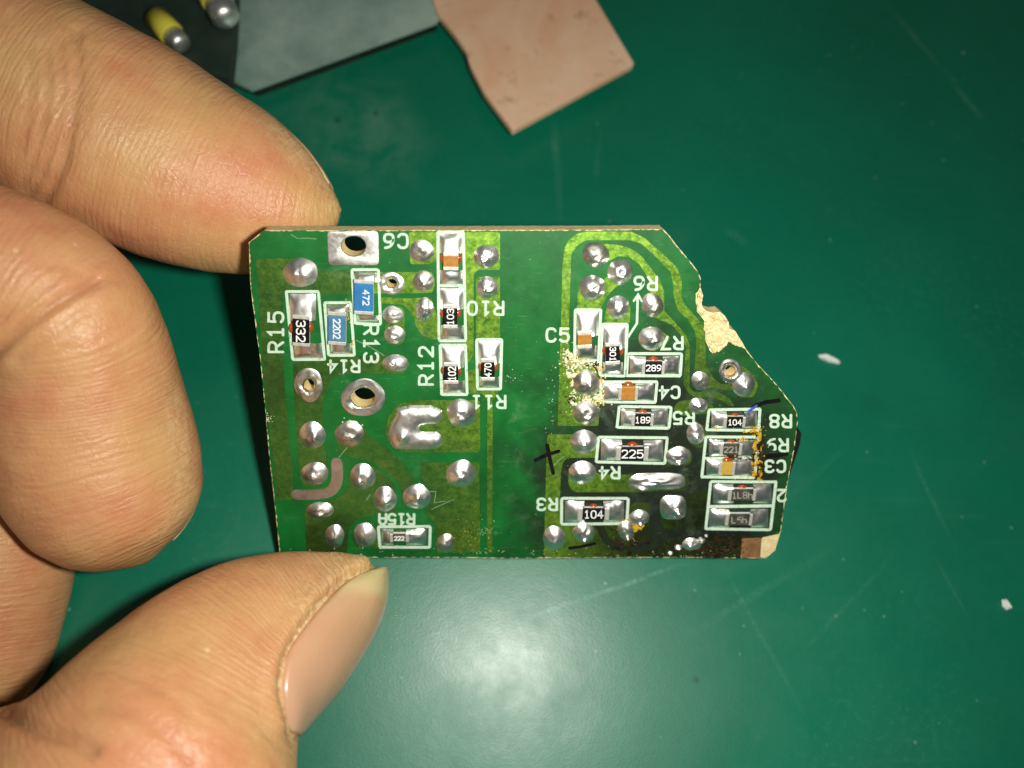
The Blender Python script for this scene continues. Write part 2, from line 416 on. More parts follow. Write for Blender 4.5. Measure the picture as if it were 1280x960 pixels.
def make_silk():
    m, nt, b = mat_new('silkscreen_ink'); setp(b, rough=.6, spec=.3)
    v = coords(nt); n = noise_tex(nt, v, 2600, 4, .7); n2 = noise_tex(nt, v, 5200, 4, .75); n3 = noise_tex(nt, v, 400, 3, .6)
    c = mix(nt, mrange(nt, n, .25, .7), (0.44, 0.60, 0.46), (0.60, 0.74, 0.60))
    c = mix(nt, math_(nt, 'MULTIPLY', mrange(nt, n2, .54, .68, 0, .85), mrange(nt, n3, .38, .58, .25, 1)), c, (0.05, 0.20, 0.06))
    c = mix(nt, mrange(nt, noise_tex(nt, v, 700, 3), .58, .74, 0, .5), c, (0.40, 0.42, 0.22))
    nt.links.new(c, b.inputs['Base Color']); bump(nt, b, n2, .25, .03); return m
M_SILK = make_silk()
M_SCRATCH = simple('scratched_varnish', (0.16, 0.30, 0.14), (0.30, 0.42, 0.25), 3000, .6, b_s=0)
M_LETTER = simple('chip_print', (0.80, 0.82, 0.78), (0.9, 0.9, 0.88), 3000, .6, b_s=0)
M_LETTER_FADED = simple('chip_print_faded', (0.24, 0.25, 0.20), (0.36, 0.36, 0.30), 2500, .6, b_s=0)
M_BLACK = simple('chip_black', (0.004, 0.004, 0.004), (0.008, 0.008, 0.007), 2500, .5, spec=.2)
M_BLACK_DIRTY = simple('chip_black_dirty', (0.03, 0.032, 0.024), (0.085, 0.08, 0.06), 1500, .5)
M_BLUE = simple('chip_blue', (0.020, 0.150, 0.36), (0.030, 0.185, 0.42), 1500, .45)
M_BLUE_PALE = simple('chip_blue_pale', (0.045, 0.165, 0.30), (0.07, 0.20, 0.33), 1500, .5)
M_ORANGE = simple('ceramic_orange', (0.36, 0.150, 0.022), (0.46, 0.21, 0.040), 2200, .42)
M_YELLOW = simple('ceramic_yellow', (0.45, 0.28, 0.03), (0.52, 0.35, 0.06), 1800, .45)
M_CAP = simple('end_cap_tin', (0.66, 0.66, 0.58), (0.80, 0.79, 0.72), 2500, .42, metal=.55)
M_GLUE = simple('adhesive_red', (0.27, 0.040, 0.008), (0.36, 0.085, 0.018), 900, .3, coat=.4, b_s=.1)
M_CORE = simple('board_core', (0.78, 0.60, 0.28), (0.92, 0.76, 0.42), 1700, .8, b_s=.6, b_d=.12)
M_FRACTURE = simple('torn_core', (0.60, 0.46, 0.22), (0.74, 0.63, 0.38), 1400, .85, b_s=.7, b_d=.15)
M_BARE = simple('bare_copper_dull', (0.30, 0.15, 0.06), (0.44, 0.24, 0.11), 900, .45, metal=.5)
M_PEN = simple('marker_ink', (0.003, 0.003, 0.003), (0.008, 0.008, 0.008), 900, .35, b_s=0)
M_BLUEPEN = simple('blue_ink', (0.03, 0.05, 0.35), (0.08, 0.11, 0.5), 1200, .5, b_s=0)
M_FLUX = simple('flux_yellow', (0.46, 0.36, 0.05), (0.72, 0.66, 0.30), 2600, .3, coat=.4)
M_FLUX_PALE = simple('flux_pale', (0.55, 0.50, 0.28), (0.80, 0.78, 0.62), 2600, .45)
M_FLUX_BROWN = simple('flux_brown', (0.006, 0.005, 0.003), (0.045, 0.022, 0.006), 1800, .14, coat=.7)
M_AMBER = simple('flux_amber', (0.42, 0.22, 0.008), (0.60, 0.40, 0.03), 1800, .2, coat=.5)
M_WHITE = simple('white_plastic', (0.75, 0.78, 0.75), (0.85, 0.86, 0.84), 900, .5)
M_PLASTIC = simple('black_sleeve', (0.006, 0.007, 0.006), (0.012, 0.012, 0.011), 400, .4)

# ================================================================== SETTING: the mat
v, f = slab([[(-.26, -.16), (.26, -.16), (.26, .30), (-.26, .30)]], -.003, 0)
o = link('work_mat', mesh_from('work_mat', v, f), M_MAT); o['kind'] = 'structure'; o['label'] = 'scratched glossy green work mat under everything'

# ================================================================== THE CIRCUIT BOARD
board = bpy.data.objects.new('circuit_board', None); col.objects.link(board)
bm4 = Matrix.Identity(4)
bx, by, bz = R_CW @ EX, R_CW @ EY, R_CW @ EZ; bo = cam2w(B_O) * MM
for i in range(3):
    bm4[i][0] = bx[i]; bm4[i][1] = by[i]; bm4[i][2] = bz[i]; bm4[i][3] = bo[i]
board.matrix_world = bm4
board.empty_display_size = .01
tag(board, 'small broken green circuit board with chip resistors held between finger and thumb', 'circuit board')

TH = 1.6
OUT = [(330, 288), (311, 303), (313, 357), (320, 411), (325.5, 453), (332, 517), (335.5, 560), (344, 637), (350, 696),
       (420, 697.5), (520, 697), (640, 698), (760, 697), (860, 697), (940, 698), (957, 698), (969, 688), (976, 664), (980, 636), (984.5, 603),
       (993, 562), (997, 528), (996.5, 516), (992, 508), (971, 481), (949, 458), (932, 436), (928, 428), (919, 414), (912, 411), (911, 403), (906, 395), (900, 390),
       (892, 391), (883, 389), (878, 384), (877, 379), (879, 370), (875.5, 359), (876, 348), (872, 339), (862, 326), (845, 306), (837, 295), (829, 286.6),
       (740, 287.5), (560, 288), (430, 288.2)]
FRAC = [(875.5, 359), (871, 367), (870, 378), (872, 388), (878, 397), (881, 400), (880, 411), (883, 426), (886, 434), (891, 441), (896, 438), (900, 439), (906, 434), (911, 427), (917, 430), (924, 433), (932, 436),
        (928, 428), (919, 414), (912, 411), (911, 403), (906, 395), (900, 390), (892, 391), (883, 389), (878, 384), (877, 379), (879, 370)]
HOLES = [(442, 307.5, 15.5, 12.5), (454, 497, 15, 12), (489.5, 355, 7, 6.5), (386.5, 482, 6.5, 8.5), (913, 464, 7.5, 7)]
def rough_line(pts, amp, step=3.0, seed=1):
    r = random.Random(seed); out = []
    for i in range(len(pts)):
        a = np.array(pts[i], float); b = np.array(pts[(i + 1) % len(pts)], float)
        L = np.linalg.norm(b - a); n = max(1, int(L / step))
        for k in range(n):
            q = a + (b - a) * k / n
            out.append(tuple(q + np.array([r.gauss(0, amp), r.gauss(0, amp)])))
    return out
holes_px = [ell(*h, n=24) for h in HOLES]
# substrate: outline without the torn corner gets the mask, core goes on below
core_loops = [PM(rough_line(OUT, .12, 6, 3))] + [PM(h) for h in holes_px]
v, f = slab(core_loops, -TH * MM, -.03 * MM)
# torn corner: sink the core's upper verts inside the fracture polygon
def in_poly(x, y, poly):
    c = False; j = len(poly) - 1
    for i in range(len(poly)):
        if (poly[i][1] > y) != (poly[j][1] > y) and x < (poly[j][0] - poly[i][0]) * (y - poly[i][1]) / (poly[j][1] - poly[i][1]) + poly[i][0]: c = not c
        j = i
    return c
core = link('board_core', mesh_from('board_core', v, f), M_CORE, board)
# mask sheet = OUT with fracture cut away
i0 = OUT.index((932, 436)); i1 = OUT.index((875.5, 359))
inner = FRAC[:FRAC.index((932, 436)) + 1][::-1]      # from (932,436) back to (875.5,359)
MASKP = OUT[:i0] + inner + OUT[i1 + 1:]
cxm, cym = 650.0, 493.0
MASKI = [(cxm + (x - cxm) * .9982, cym + (y - cym) * .9972) for x, y in MASKP]
mask_loops = [PM(rough_line(MASKI, .42, 3, 5))] + [PM(h) for h in holes_px]
v, f = slab(mask_loops, -.03 * MM, 0)
link('solder_mask', mesh_from('solder_mask', v, f), M_MASK, board)
# torn laminate: a rough mound of fibres on the sunk corner
def torn():
    g = {}; vs_ = []; fs_ = []
    st = 1.0
    xs = np.arange(866, 936, st); ys = np.arange(356, 444, st)
    for i, x in enumerate(xs):
        for j, y in enumerate(ys):
            if in_poly(x, y, FRAC):
                q = P(x, y)
                h = .06 + .45 * noise.noise((x * .09, y * .09, 3)) + .34 * noise.noise((x * .3, y * .3, 9)) + .10 * noise.noise((x * .8, y * .8, 1))
                g[i, j] = len(vs_); vs_.append((q[0] * MM, q[1] * MM, max(h, -.02) * MM))
    for (i, j) in list(g):
        k = [(i, j), (i, j + 1), (i + 1, j + 1), (i + 1, j)]
        if all(t in g for t in k): fs_.append([g[t] for t in k])
    return mesh_from('torn_laminate', vs_, fs_, True)
link('torn_laminate', torn(), M_FRACTURE, board)

TZ = .045
def trace(pts, r=3.0, holes=(), mat=None, z1=TZ, name='copper_trace', z0=0.0):
    loop = PM(round_corners(pts, r)) if r else PM(pts)
    v, f = slab([loop] + [PM(h) for h in holes], z0 * MM, z1 * MM)
    return link(name, mesh_from(name, v, f), mat or M_TRACE, board)

# left circuit
trace([(320, 323), (368, 323), (392, 330), (402, 339), (440, 340), (541, 340), (544, 353), (541, 366), (440, 367), (364, 367), (354, 367), (353, 430), (357, 500), (363, 560), (366, 590), (366, 625), (346, 625), (340, 560), (331, 480), (325, 400)], 4, [holes_px[2]])
trace([(366, 453), (405, 448), (480, 443), (505, 444), (513, 455), (505, 467), (479, 467), (430, 467), (415, 473), (409, 490), (404, 500), (403, 520), (405, 550), (410, 590), (402, 608), (382, 608), (376, 600), (372, 560), (368, 500)], 4, [holes_px[3]])
trace([(419, 533), (430, 527), (450, 528), (462, 545), (488, 564), (506, 580), (520, 603), (534, 615), (536, 630), (520, 638), (504, 630), (500, 606), (481, 588), (463, 577), (438, 571), (424, 562)], 4)
trace([(438, 582), (462, 581), (480, 592), (494, 606), (496, 640), (470, 643), (446, 648), (436, 660), (433, 696), (383, 696), (381, 640), (384, 629), (414, 626), (427, 619), (436, 606)], 5)
trace([(511, 290), (547, 290), (547, 325), (537, 330), (513, 330)], 3)
trace([(580, 290), (625, 290), (625, 337), (597, 337), (592, 343), (592, 443), (586, 453), (581, 456), (581, 360)], 3)
trace([(595, 346), (625, 346), (625, 424), (595, 424)], 3)
trace([(583, 462), (597, 462), (597, 480), (626, 480), (622, 492), (616, 500), (615, 690), (609, 690), (609, 500), (602, 492), (583, 492)], 2)
trace([(515, 500), (600, 500), (600, 565), (500, 565), (487, 556), (481, 540), (486, 520), (498, 505)], 4)
trace([(526, 578), (599, 578), (600, 689), (546, 691), (545, 655), (532, 640), (540, 620), (526, 602)], 3)
trace([(480, 386), (486, 383), (500, 383), (506, 388), (506, 424), (501, 431), (488, 431), (482, 424)], 4)
trace([(474, 371), (512, 373), (524, 372), (540, 374), (546, 395), (549, 424), (540, 424), (527, 419), (520, 408), (517, 398), (512, 388), (503, 380), (474, 379)], 3)
trace([(444, 657), (475, 656), (475, 684), (446, 684), (440, 672)], 4)
# right circuit
trace([(697, 532), (699, 470), (701, 407), (703, 332), (706, 309), (711, 300), (721, 292), (733, 289.5), (789, 289.5), (805, 297), (828, 317), (846, 334), (852, 348), (852, 373), (857, 382), (869, 395), (879, 406), (880, 416), (881.5, 427), (882.5, 455), (892, 473), (901, 480), (915, 480),
       (915, 489), (891, 484), (876, 486), (867, 478), (868, 458), (870.5, 427), (868, 414), (861, 401), (847, 387), (842, 371), (841, 354), (838, 340), (821, 322), (802, 305), (788, 300), (733, 300), (722, 306), (714, 317), (711, 407), (712, 440), (746, 462), (750, 500), (748, 532)], 2)
trace([(747, 308), (758, 305), (774, 306), (789, 311), (802, 320), (814, 336), (825, 350), (830, 364), (830, 388), (844, 403), (857, 418), (862, 432), (862, 477), (861, 484), (868, 490), (896, 489), (911, 497), (918, 507), (911, 507), (904, 501), (889, 496), (870, 497), (860, 491), (854, 480), (857, 433), (851, 419), (840, 406), (824, 399), (808, 392), (805, 376), (813, 366), (811, 349), (799, 330), (786, 321), (772, 320), (761, 326), (749, 325)], 2)
trace([(721, 388), (722, 365), (729, 352), (745, 347), (757, 349), (765, 332), (780, 327), (790, 338), (786, 353), (770, 358), (757, 372), (750, 388)], 4)
trace([(755, 406), (757, 388), (766, 375), (780, 373), (788, 382), (787, 406)], 4)
trace([(804, 414), (822, 411), (838, 421), (832, 431), (817, 439), (805, 432)], 3)
trace([(684, 543), (746, 543), (746, 572), (711, 572), (704, 577), (701, 590), (700, 622), (700, 656), (744, 658), (754, 678), (766, 686), (794, 688.5), (816, 687), (830, 678), (850, 672), (926, 673), (926, 696), (680, 696), (681, 640)], 3)
trace([(710, 594), (716, 582), (738, 580), (748, 593), (776, 593), (860, 594), (862, 605), (858, 613), (785, 615), (718, 615), (711, 608)], 4)
trace([(826, 624), (858, 622), (884, 610), (884, 662), (831, 661), (825, 652)], 4)
trace([(786, 636), (792, 628), (811, 628), (812, 668), (803, 677), (782, 683), (762, 674), (755, 657), (786, 656)], 3)
trace([(830, 565), (840, 558), (862, 560), (866, 570), (862, 581), (830, 581)], 4)
trace([(841, 512), (847, 502), (862, 499.5), (880, 500), (893, 508), (884, 517), (866, 518), (852, 520)], 4)
trace([(861, 536), (872, 528), (884, 534), (884, 556), (872, 561), (860, 552)], 3)
trace([(905, 455), (920, 452), (935, 462), (948, 480), (942, 496), (925, 497), (914, 482), (902, 474)], 4, [holes_px[4]])
# exposed laminate corner and dull bare copper
trace([(927, 673), (952, 672), (950, 697), (926, 697)], 2, mat=M_BARE, z1=.03, name='bare_copper_patch')
trace([(952, 672), (975, 667), (967.5, 687), (956, 697), (950, 697)], 2, mat=M_FRACTURE, z1=.04, name='chipped_corner')
trace([(900, 394), (909, 400), (908, 408), (895, 404)], 2, mat=M_FRACTURE, z1=.05, name='torn_fibre') if False else None

# ---- silkscreen: outlines and lettering as flat ribbons of ink
def ribbon(bmv, bmf, pts, w, z0, z1, closed=False, caps=True):
    """pts in board metres; adds an extruded mitred strip"""
    p = [np.array(q, float) for q in pts]; n = len(p)
    L = []; Rr = []
    for i in range(n):
        if closed: a, b = p[i - 1], p[(i + 1) % n]
        else: a, b = p[max(i - 1, 0)], p[min(i + 1, n - 1)]
        d1 = p[i] - a; d2 = b - p[i]
        l1 = np.linalg.norm(d1); l2 = np.linalg.norm(d2)
        d1 = d1 / l1 if l1 > 1e-12 else d2 / max(l2, 1e-12)
        d2 = d2 / l2 if l2 > 1e-12 else d1
        n1 = np.array([-d1[1], d1[0]]); n2 = np.array([-d2[1], d2[0]])
        nn = n1 + n2; q = nn @ nn
        if q < .3: nn = n1; k = 1
        else: nn = nn / math.sqrt(q); k = min(1 / max(nn @ n1, .35), 2.2)
        L.append(p[i] + nn * w * .5 * k); Rr.append(p[i] - nn * w * .5 * k)
    if closed:
        loops = None
        base = len(bmv)
        for i in range(n):
            bmv += [(L[i][0], L[i][1], z1), (Rr[i][0], Rr[i][1], z1), (L[i][0], L[i][1], z0), (Rr[i][0], Rr[i][1], z0)]
        for i in range(n):
            a = base + 4 * i; b = base + 4 * ((i + 1) % n)
            bmf += [(a, a + 1, b + 1, b), (a + 2, a, b, b + 2), (a + 1, a + 3, b + 3, b + 1)]
        return
    def cap(c, frm, sgn):
        out = []
        a0 = math.atan2(*(frm - c)[::-1])
        for k in range(1, 5):
            t = a0 + sgn * math.pi * k / 5
            out.append(c + np.array([math.cos(t), math.sin(t)]) * w * .5)
        return out
    loop = Rr + (cap(p[-1], Rr[-1], 1) if caps else []) + L[::-1] + (cap(p[0], L[0], 1) if caps else [])
    v, f = slab([[tuple(q) for q in loop]], z0, z1, False)
    base = len(bmv); bmv += v; bmf += [tuple(i + base for i in q) for q in f]

GL = {
 '0': [('c', [(0, 1.2), (0, 4.8), (1, 6), (3, 6), (4, 4.8), (4, 1.2), (3, 0), (1, 0)])],
 '1': [('l', [(.9, 4.9), (2, 6), (2, 0)]), ('l', [(.8, 0), (3.2, 0)])],
 '2': [('s', [(.1, 4.9), (.6, 6), (3.2, 6), (4, 5), (4, 3.8), (3, 2.6), (0, 0)]), ('l', [(0, 0), (4, 0)])],
 '3': [('s', [(.1, 5.1), (.8, 6), (3.1, 6), (4, 5.2), (4, 3.8), (3, 3.1), (1.5, 3.1)]), ('s', [(1.5, 3.1), (3, 3.1), (4, 2.4), (4, .8), (3.1, 0), (.8, 0), (.1, .9)])],
 '4': [('l', [(2.9, 0), (2.9, 6), (0, 2), (4.2, 2)])],
 '5': [('l', [(3.8, 6), (.4, 6), (.2, 3.3)]), ('s', [(.2, 3.3), (1, 3.8), (3, 3.8), (4, 2.9), (4, 1), (3, 0), (1, 0), (.1, .8)])],
 '6': [('s', [(3.6, 6), (1.5, 5.6), (0, 3.4), (0, 1.2), (.8, 0), (3.2, 0), (4, .9), (4, 2.6), (3.2, 3.5), (1, 3.5), (.1, 2.5)])],
 '7': [('l', [(0, 6), (4, 6), (1.3, 0)])],
 '8': [('c', [(0.1, 4), (.2, 5.4), (1, 6), (3, 6), (3.8, 5.4), (3.9, 4), (3, 3.15), (1, 3.15)]), ('c', [(0, 2), (0, .8), (1, 0), (3, 0), (4, .8), (4, 2), (3, 3.05), (1, 3.05)])],
 'R': [('l', [(0, 0), (0, 6)]), ('s', [(0, 6), (3.0, 6), (4, 5.2), (4, 3.8), (3.0, 2.8), (0, 2.8)]), ('l', [(2, 2.8), (4, 0)])],
 'C': [('s', [(4, 1.1), (3.2, 0), (1, 0), (0, 1.1), (0, 4.9), (1, 6), (3.2, 6), (4, 4.9)])],
 'A': [('l', [(0, 0), (0, 4.4), (1, 6), (3, 6), (4, 4.4), (4, 0)]), ('l', [(0, 2.5), (4, 2.5)])],
 'L': [('l', [(0, 6), (0, 0), (3.4, 0)])],
 'h': [('l', [(0, 0), (0, 6)]), ('s', [(0, 2.8), (1, 3.8), (3, 3.8), (3.8, 2.8), (3.8, 0)])],
}
GL['9'] = [(k, [(4 - x, 6 - y) for x, y in pts]) for k, pts in GL['6']]
def lettering(txt, cx, cy, h_px, rot, stroke, z, mat, name, parent=None, adv=5.6, wsc=1.0, h_plane=0.0):
    """stroke lettering centred on photo pixel (cx, cy); rot = degrees counter-clockwise"""
    s = h_px / 6.0; W = (adv * (len(txt) - 1) + 4) * wsc; vv = []; ff = []
    a = math.radians(rot); ca, sa = math.cos(a), math.sin(a)
    k = 0
    for i, ch in enumerate(txt):
        for typ, pts in GL[ch]:
            if typ == 'c': q = chaikin(pts, 2)
            elif typ == 's': q = chaikin(pts, 2, False)
            else: q = [np.array(p, float) for p in pts]
            out = []
            for x, y in q:
                X = ((x + i * adv) * wsc - W / 2) * s; Y = (y - 3) * s
                px = cx + X * ca - Y * sa; py = cy - (X * sa + Y * ca)
                out.append(P(px, py, h_plane) * MM)
            w_m = np.linalg.norm(P(cx + stroke, cy, h_plane) - P(cx, cy, h_plane)) * MM
            ribbon(vv, ff, out, w_m, (z - .012) * MM, (z + .0012 * (k % 4)) * MM, closed=(typ == 'c'))
            k += 1
    return link(name, mesh_from(name, vv, ff), mat, parent or board)
SZ = TZ + .014
def outline(pts, w_px=3.6, gaps=None):
    vv = []; ff = []
    q = round_corners(pts, 2.0)
    jr = random.Random(int(pts[0][0]))
    q = [P(x + jr.gauss(0, .15), y + jr.gauss(0, .15)) * MM for x, y in q]
    w_m = np.linalg.norm(P(pts[0][0] + w_px, pts[0][1]) - P(*pts[0])) * MM
    ribbon(vv, ff, q, w_m, 0, SZ * MM, closed=True)
    return link('component_outline', mesh_from('component_outline', vv, ff), M_SILK, board)
def line(pts, w_px, mat, name, z=SZ, z0=0.0, rough=0):
    vv = []; ff = []
    w_m = np.linalg.norm(P(pts[0][0] + w_px, pts[0][1]) - P(*pts[0])) * MM
    ribbon(vv, ff, [P(*p) * MM for p in pts], w_m, z0 * MM, z * MM)
    return link(name, mesh_from(name, vv, ff), mat, board)
for q in ([(547, 290), (579, 290), (582, 426), (549, 426)], [(550, 431), (582, 431), (584, 493), (552, 493)], [(596, 424), (627, 424), (626, 486), (597, 486)],
          [(358, 364), (398, 364), (406, 449), (366, 449)], [(440, 337), (473, 337), (476, 405), (444, 404)], [(406, 378), (438, 378), (443, 444), (411, 444)],
          [(719, 387), (751, 387), (748, 451), (718, 451)], [(753, 405), (784, 405), (781, 470), (750, 469)], [(785, 442), (852, 442), (850, 470), (783, 469.5)],
          [(751, 477), (821, 477), (819, 503), (751, 502)], [(774, 508), (839, 509), (836, 535), (771, 534)], [(748, 546), (834, 547), (831, 579), (745, 577)],
          [(702, 623), (785, 623), (783, 654), (702, 655)], [(886, 512), (950, 511), (948, 538), (883, 537)], [(882, 546), (948, 546), (943, 597), (877, 596)],
          [(888, 602), (970, 602), (963, 662), (882, 661)], [(473, 658), (538, 658), (537, 684), (475, 684)]):
    outline(q)
line([(549, 357), (580, 357)], 3.5, M_SILK, 'outline_divider', SZ + .002)
line([(881, 572.5), (944, 572)], 3.0, M_SILK, 'outline_divider', SZ + .002)
line([(886, 633), (966, 632)], 4.0, M_SILK, 'outline_divider', SZ + .002)
line([(797, 371), (796, 404), (785, 421)], 3.0, M_SILK, 'arrow_line', SZ + .002)
line([(792, 376), (797.5, 368), (802, 376)], 2.6, M_SILK, 'arrow_head', SZ + .004)
for t, x, y, hh, rot in (('C6', 495, 301, 17, 180), ('R10', 607, 385, 16, 180), ('R11', 611, 502, 15, 180), ('R12', 532.5, 457, 17, 90), ('R15', 345, 415, 18, 90),
                         ('R13', 464, 429, 17, -90), ('R14', 430, 457.5, 14, 180), ('R15A', 496, 648.5, 12.5, 180), ('C5', 697, 418.5, 16, 0), ('R6', 807, 354, 16, 180),
                         ('R7', 840, 428.5, 15, 180), ('C4', 837, 490, 14, 180), ('R5', 854.5, 522, 14.5, 180), ('R8', 975.5, 526, 15, 180), ('R9', 971.5, 556, 15, 180),
                         ('C3', 969, 582.5, 14, 180), ('2', 977, 619, 14, 180), ('R4', 762, 590.5, 14, 180), ('R3', 684, 630, 14, 180)):
    lettering(t, x, y, hh, rot, 3.3, SZ + .006, M_SILK, 'designator_lettering', adv=6.2 if len(t) < 4 else 5.6)
# pen marks and small scratches in the varnish
for q, wpx in (([(669.5, 575), (683, 568.5), (698, 563.5)], 5), ([(684, 556), (687, 572), (691.5, 591)], 5), ([(712, 684.5), (725, 683), (743, 679)], 4.5), ([(943, 507), (957, 502.5), (973, 500.5)], 5.5), ([(959, 570), (970, 569), (983, 567)], 5.5)):
    line(q, wpx, M_PEN, 'pen_mark', SZ + .012 + rng.random() * .003)
line([(935, 514), (941, 510), (945, 507)], 3.5, M_BLUEPEN, 'ink_smear', SZ + .02)
for q in ([(445, 425), (460, 432), (480, 444)], [(364, 293), (372, 298), (385, 297.5), (396, 298.5)], [(452, 336), (455, 331)], [(529, 614), (545, 614), (543, 628), (557, 626)], [(540, 636), (560, 627), (567, 624)], [(424, 571), (434, 559)], [(458, 625), (463, 618)], [(688, 585), (702, 572), (705, 570)]):
    line(q, .7, M_SCRATCH, 'fine_scratch', TZ + .006)

# ---- solder
def dome(cx, cy, rx, ry, h=.55, nub=(0.1, 0.1, .25), mat=None, seed=0, rot=0.0, flat=.8, power=2.0, hole=None, jit=.03, name='solder_joint', z0=TZ, lump=.05):
    n, rings = 30, 9
    c0 = P(cx, cy, h * .35); ex = (P(cx + 1, cy) - P(cx, cy)); ey = (P(cx, cy + 1) - P(cx, cy))
    vv = []; ff = []
    r = random.Random(seed * 13 + int(cx * 7 + cy)); ph = [r.uniform(0, 6.28) for _ in range(3)]
    off = (r.uniform(-50, 50), r.uniform(-50, 50))
    inner = hole if hole else 0.0
    for k in range(rings + 1):
        t = k / rings
        rho = 1 - (1 - inner) * t
        if not hole and k == rings: rho = 0.0
        for i in range(n):
            a = 2 * math.pi * i / n
            kk = 1 + jit * (math.sin(2 * a + ph[0]) + .6 * math.sin(3 * a + ph[1]) + .4 * math.sin(5 * a + ph[2]))
            if power != 2.0:
                ca, sa = math.cos(a), math.sin(a)
                kk *= 1 / (abs(ca) ** power + abs(sa) ** power) ** (1 / power)
            x = rho * math.cos(a) * kk; y = rho * math.sin(a) * kk
            X = x * rx; Y = y * ry
            if rot: X, Y = X * math.cos(rot) - Y * math.sin(rot), X * math.sin(rot) + Y * math.cos(rot)
            if hole: z = h * math.sin(math.pi * min(1, .05 + .9 * t)) ** .35
            else: z = h * (1 - rho ** (.85 + flat * 1.25)) - h * .16 * math.exp(-(rho / .26) ** 2)
            d2 = (x - nub[0]) ** 2 + (y - nub[1]) ** 2
            z += nub[2] * math.exp(-d2 / .05) * (1 if not hole else 0)
            z += lump * noise.noise((x * 2.2 + off[0], y * 2.2 + off[1], 0)) * (1 - rho ** 4) * 2
            z += lump * .5 * noise.noise((x * 6 + off[0], y * 6 + off[1], 4)) * (1 - rho ** 4) * 2
            q = c0 + ex * X + ey * Y
            vv.append((q[0] * MM, q[1] * MM, (z0 * .5 + z) * MM))
    for k in range(rings):
        for i in range(n):
            a, b = k * n + i, k * n + (i + 1) % n
            ff.append((a, a + n, b + n, b))
    if hole:          # barrel into the hole
        base = len(vv)
        for i in range(n):
            q = vv[rings * n + i]; vv.append((q[0], q[1], -.25 * MM))
        for i in range(n): ff.append((rings * n + i, base + i, base + (i + 1) % n, rings * n + (i + 1) % n))
    me = mesh_from(name, vv, ff, True)
    bmx = bmesh.new(); bmx.from_mesh(me); bmesh.ops.remove_doubles(bmx, verts=bmx.verts, dist=1e-8)
    bmesh.ops.recalc_face_normals(bmx, faces=bmx.faces)
    bmx.to_mesh(me); bmx.free()
    return link(name, me, mat or M_SOLDER, board)
S, SC, SD = M_SOLDER, M_SOLDER_CLEAN, M_SOLDER_DULL
for i, a in enumerate([
    (375, 342, 23, 18, .95, (0, -.75, .0), SC), (527, 314, 15.5, 15, .22, (.1, -.1, .12), SD), (608, 321, 16.5, 15, .7, (-.3, .35, .22), S), (609, 360, 14, 14, .7, (-.3, .1, .25), S),
    (529, 352, 13.5, 13.5, .4, (.1, .2, .2), SD), (530, 388, 12, 15.5, .7, (0, .2, .1), S), (491, 394, 13.5, 11, .7, (0, 0, 0), SC), (493, 419, 13, 12, .5, (0, 0, 0), SC), (494, 455, 17, 11, .55, (0, 0, 0), SC),
    (390, 545, 17, 17, .5, (.2, .1, .2), S), (437, 543, 19, 16, .35, (.1, .2, .2), SD), (393, 593, 17, 15, .65, (-.1, .1, .25), S), (453, 597, 16, 17, .6, (-.2, .2, .3), S),
    (400, 639, 17, 11, .65, (0, .3, .2), S), (418, 671, 12, 15, .7, (0, 0, .2), S), (456, 670, 14.5, 15, .7, (0, 0, .1), SC), (481, 625, 15, 16, .6, (.1, 0, .3), S), (521, 622, 17.5, 16, .65, (.1, -.1, .3), S),
    (557, 680, 12, 12, .5, (0, 0, .1), SD), (577, 518, 19, 18, .75, (0, .3, .15), S), (576, 594, 19, 17, .75, (0, .1, .2), S),
    (745, 319, 17, 16, .45, (.2, .5, .22), SD), (776, 341, 16.5, 16, .45, (.1, .3, .2), S), (741, 361, 17.5, 15.5, .45, (.3, .2, .2), S), (773, 385, 14.5, 14.5, .6, (0, .5, .05), S),
    (816, 382, 14.5, 15, .5, (.2, .4, .15), SD), (815, 424, 17, 14.5, .42, (.3, .1, .1), S), (733, 480, 18, 17, .6, (.2, 0, .25), SD), (733, 517, 18, 15, .55, (.1, .5, .2), SD),
    (730, 554, 18, 15, .55, (0, 0, .35), S), (728, 592, 17.5, 14.5, .8, (.2, .1, .05), S), (876, 476, 11.5, 12, .35, (0, 0, .1), SD), (873, 508, 12.5, 10, .45, (0, 0, .15), S),
    (870, 543, 11.5, 14, .7, (0, .2, .3), S), (848, 571, 16, 12, .6, (0, .6, .55), S), (799, 648, 13.5, 10, .6, (.1, .7, .5), S), (693, 674, 14, 16, .8, (0, .1, .2), S), (730, 667, 14, 13, .7, (0, .6, .4), S),
    (783, 664, 11, 13, .5, (.1, .6, .6), SD), (930, 481, 15, 15, .55, (.1, .1, .35), S), (865, 681, 13, 8, .5, (-.2, 0, .3), SC), (848, 685, 5, 4, .35, (0, 0, 0), SC), (838, 692, 4, 3, .3, (0, 0, 0), SC), (877, 676, 5, 4, .4, (0, 0, 0), SC), (883, 670, 2.5, 2, .2, (0, 0, 0), SC)]):
    x, y, rx, ry, hh, nb, mt = a
    if rx < 6: dome(x, y, rx, ry, hh, nb, mt, i, name='solder_splash', z0=.0)
    else: dome(x, y, rx, ry, (rx + ry) / 30 * rng.uniform(.44, .60) * (1.0 if hh > .4 else .6), (nb[0], nb[1], nb[2] * .75), mt, i, flat=rng.uniform(.65, .95), lump=rng.uniform(.03, .06))
dome(842, 636, 16.5, 15, .6, (.3, .2, .45), S, 60, power=3.6, jit=.0, flat=.55)
dome(822, 603, 37, 10.5, .55, (-.55, .7, .45), S, 61, power=3.0, jit=.02, flat=.6, lump=.10)
dome(489.5, 354, 16, 14, .16, (0, 0, 0), SC, 62, hole=.45)
dome(386, 481, 18, 21, .2, (0, 0, 0), SD, 63, hole=.42, lump=.08)
dome(454, 497, 28, 23, .10, (0, 0, 0), S, 64, hole=.55, lump=.09)
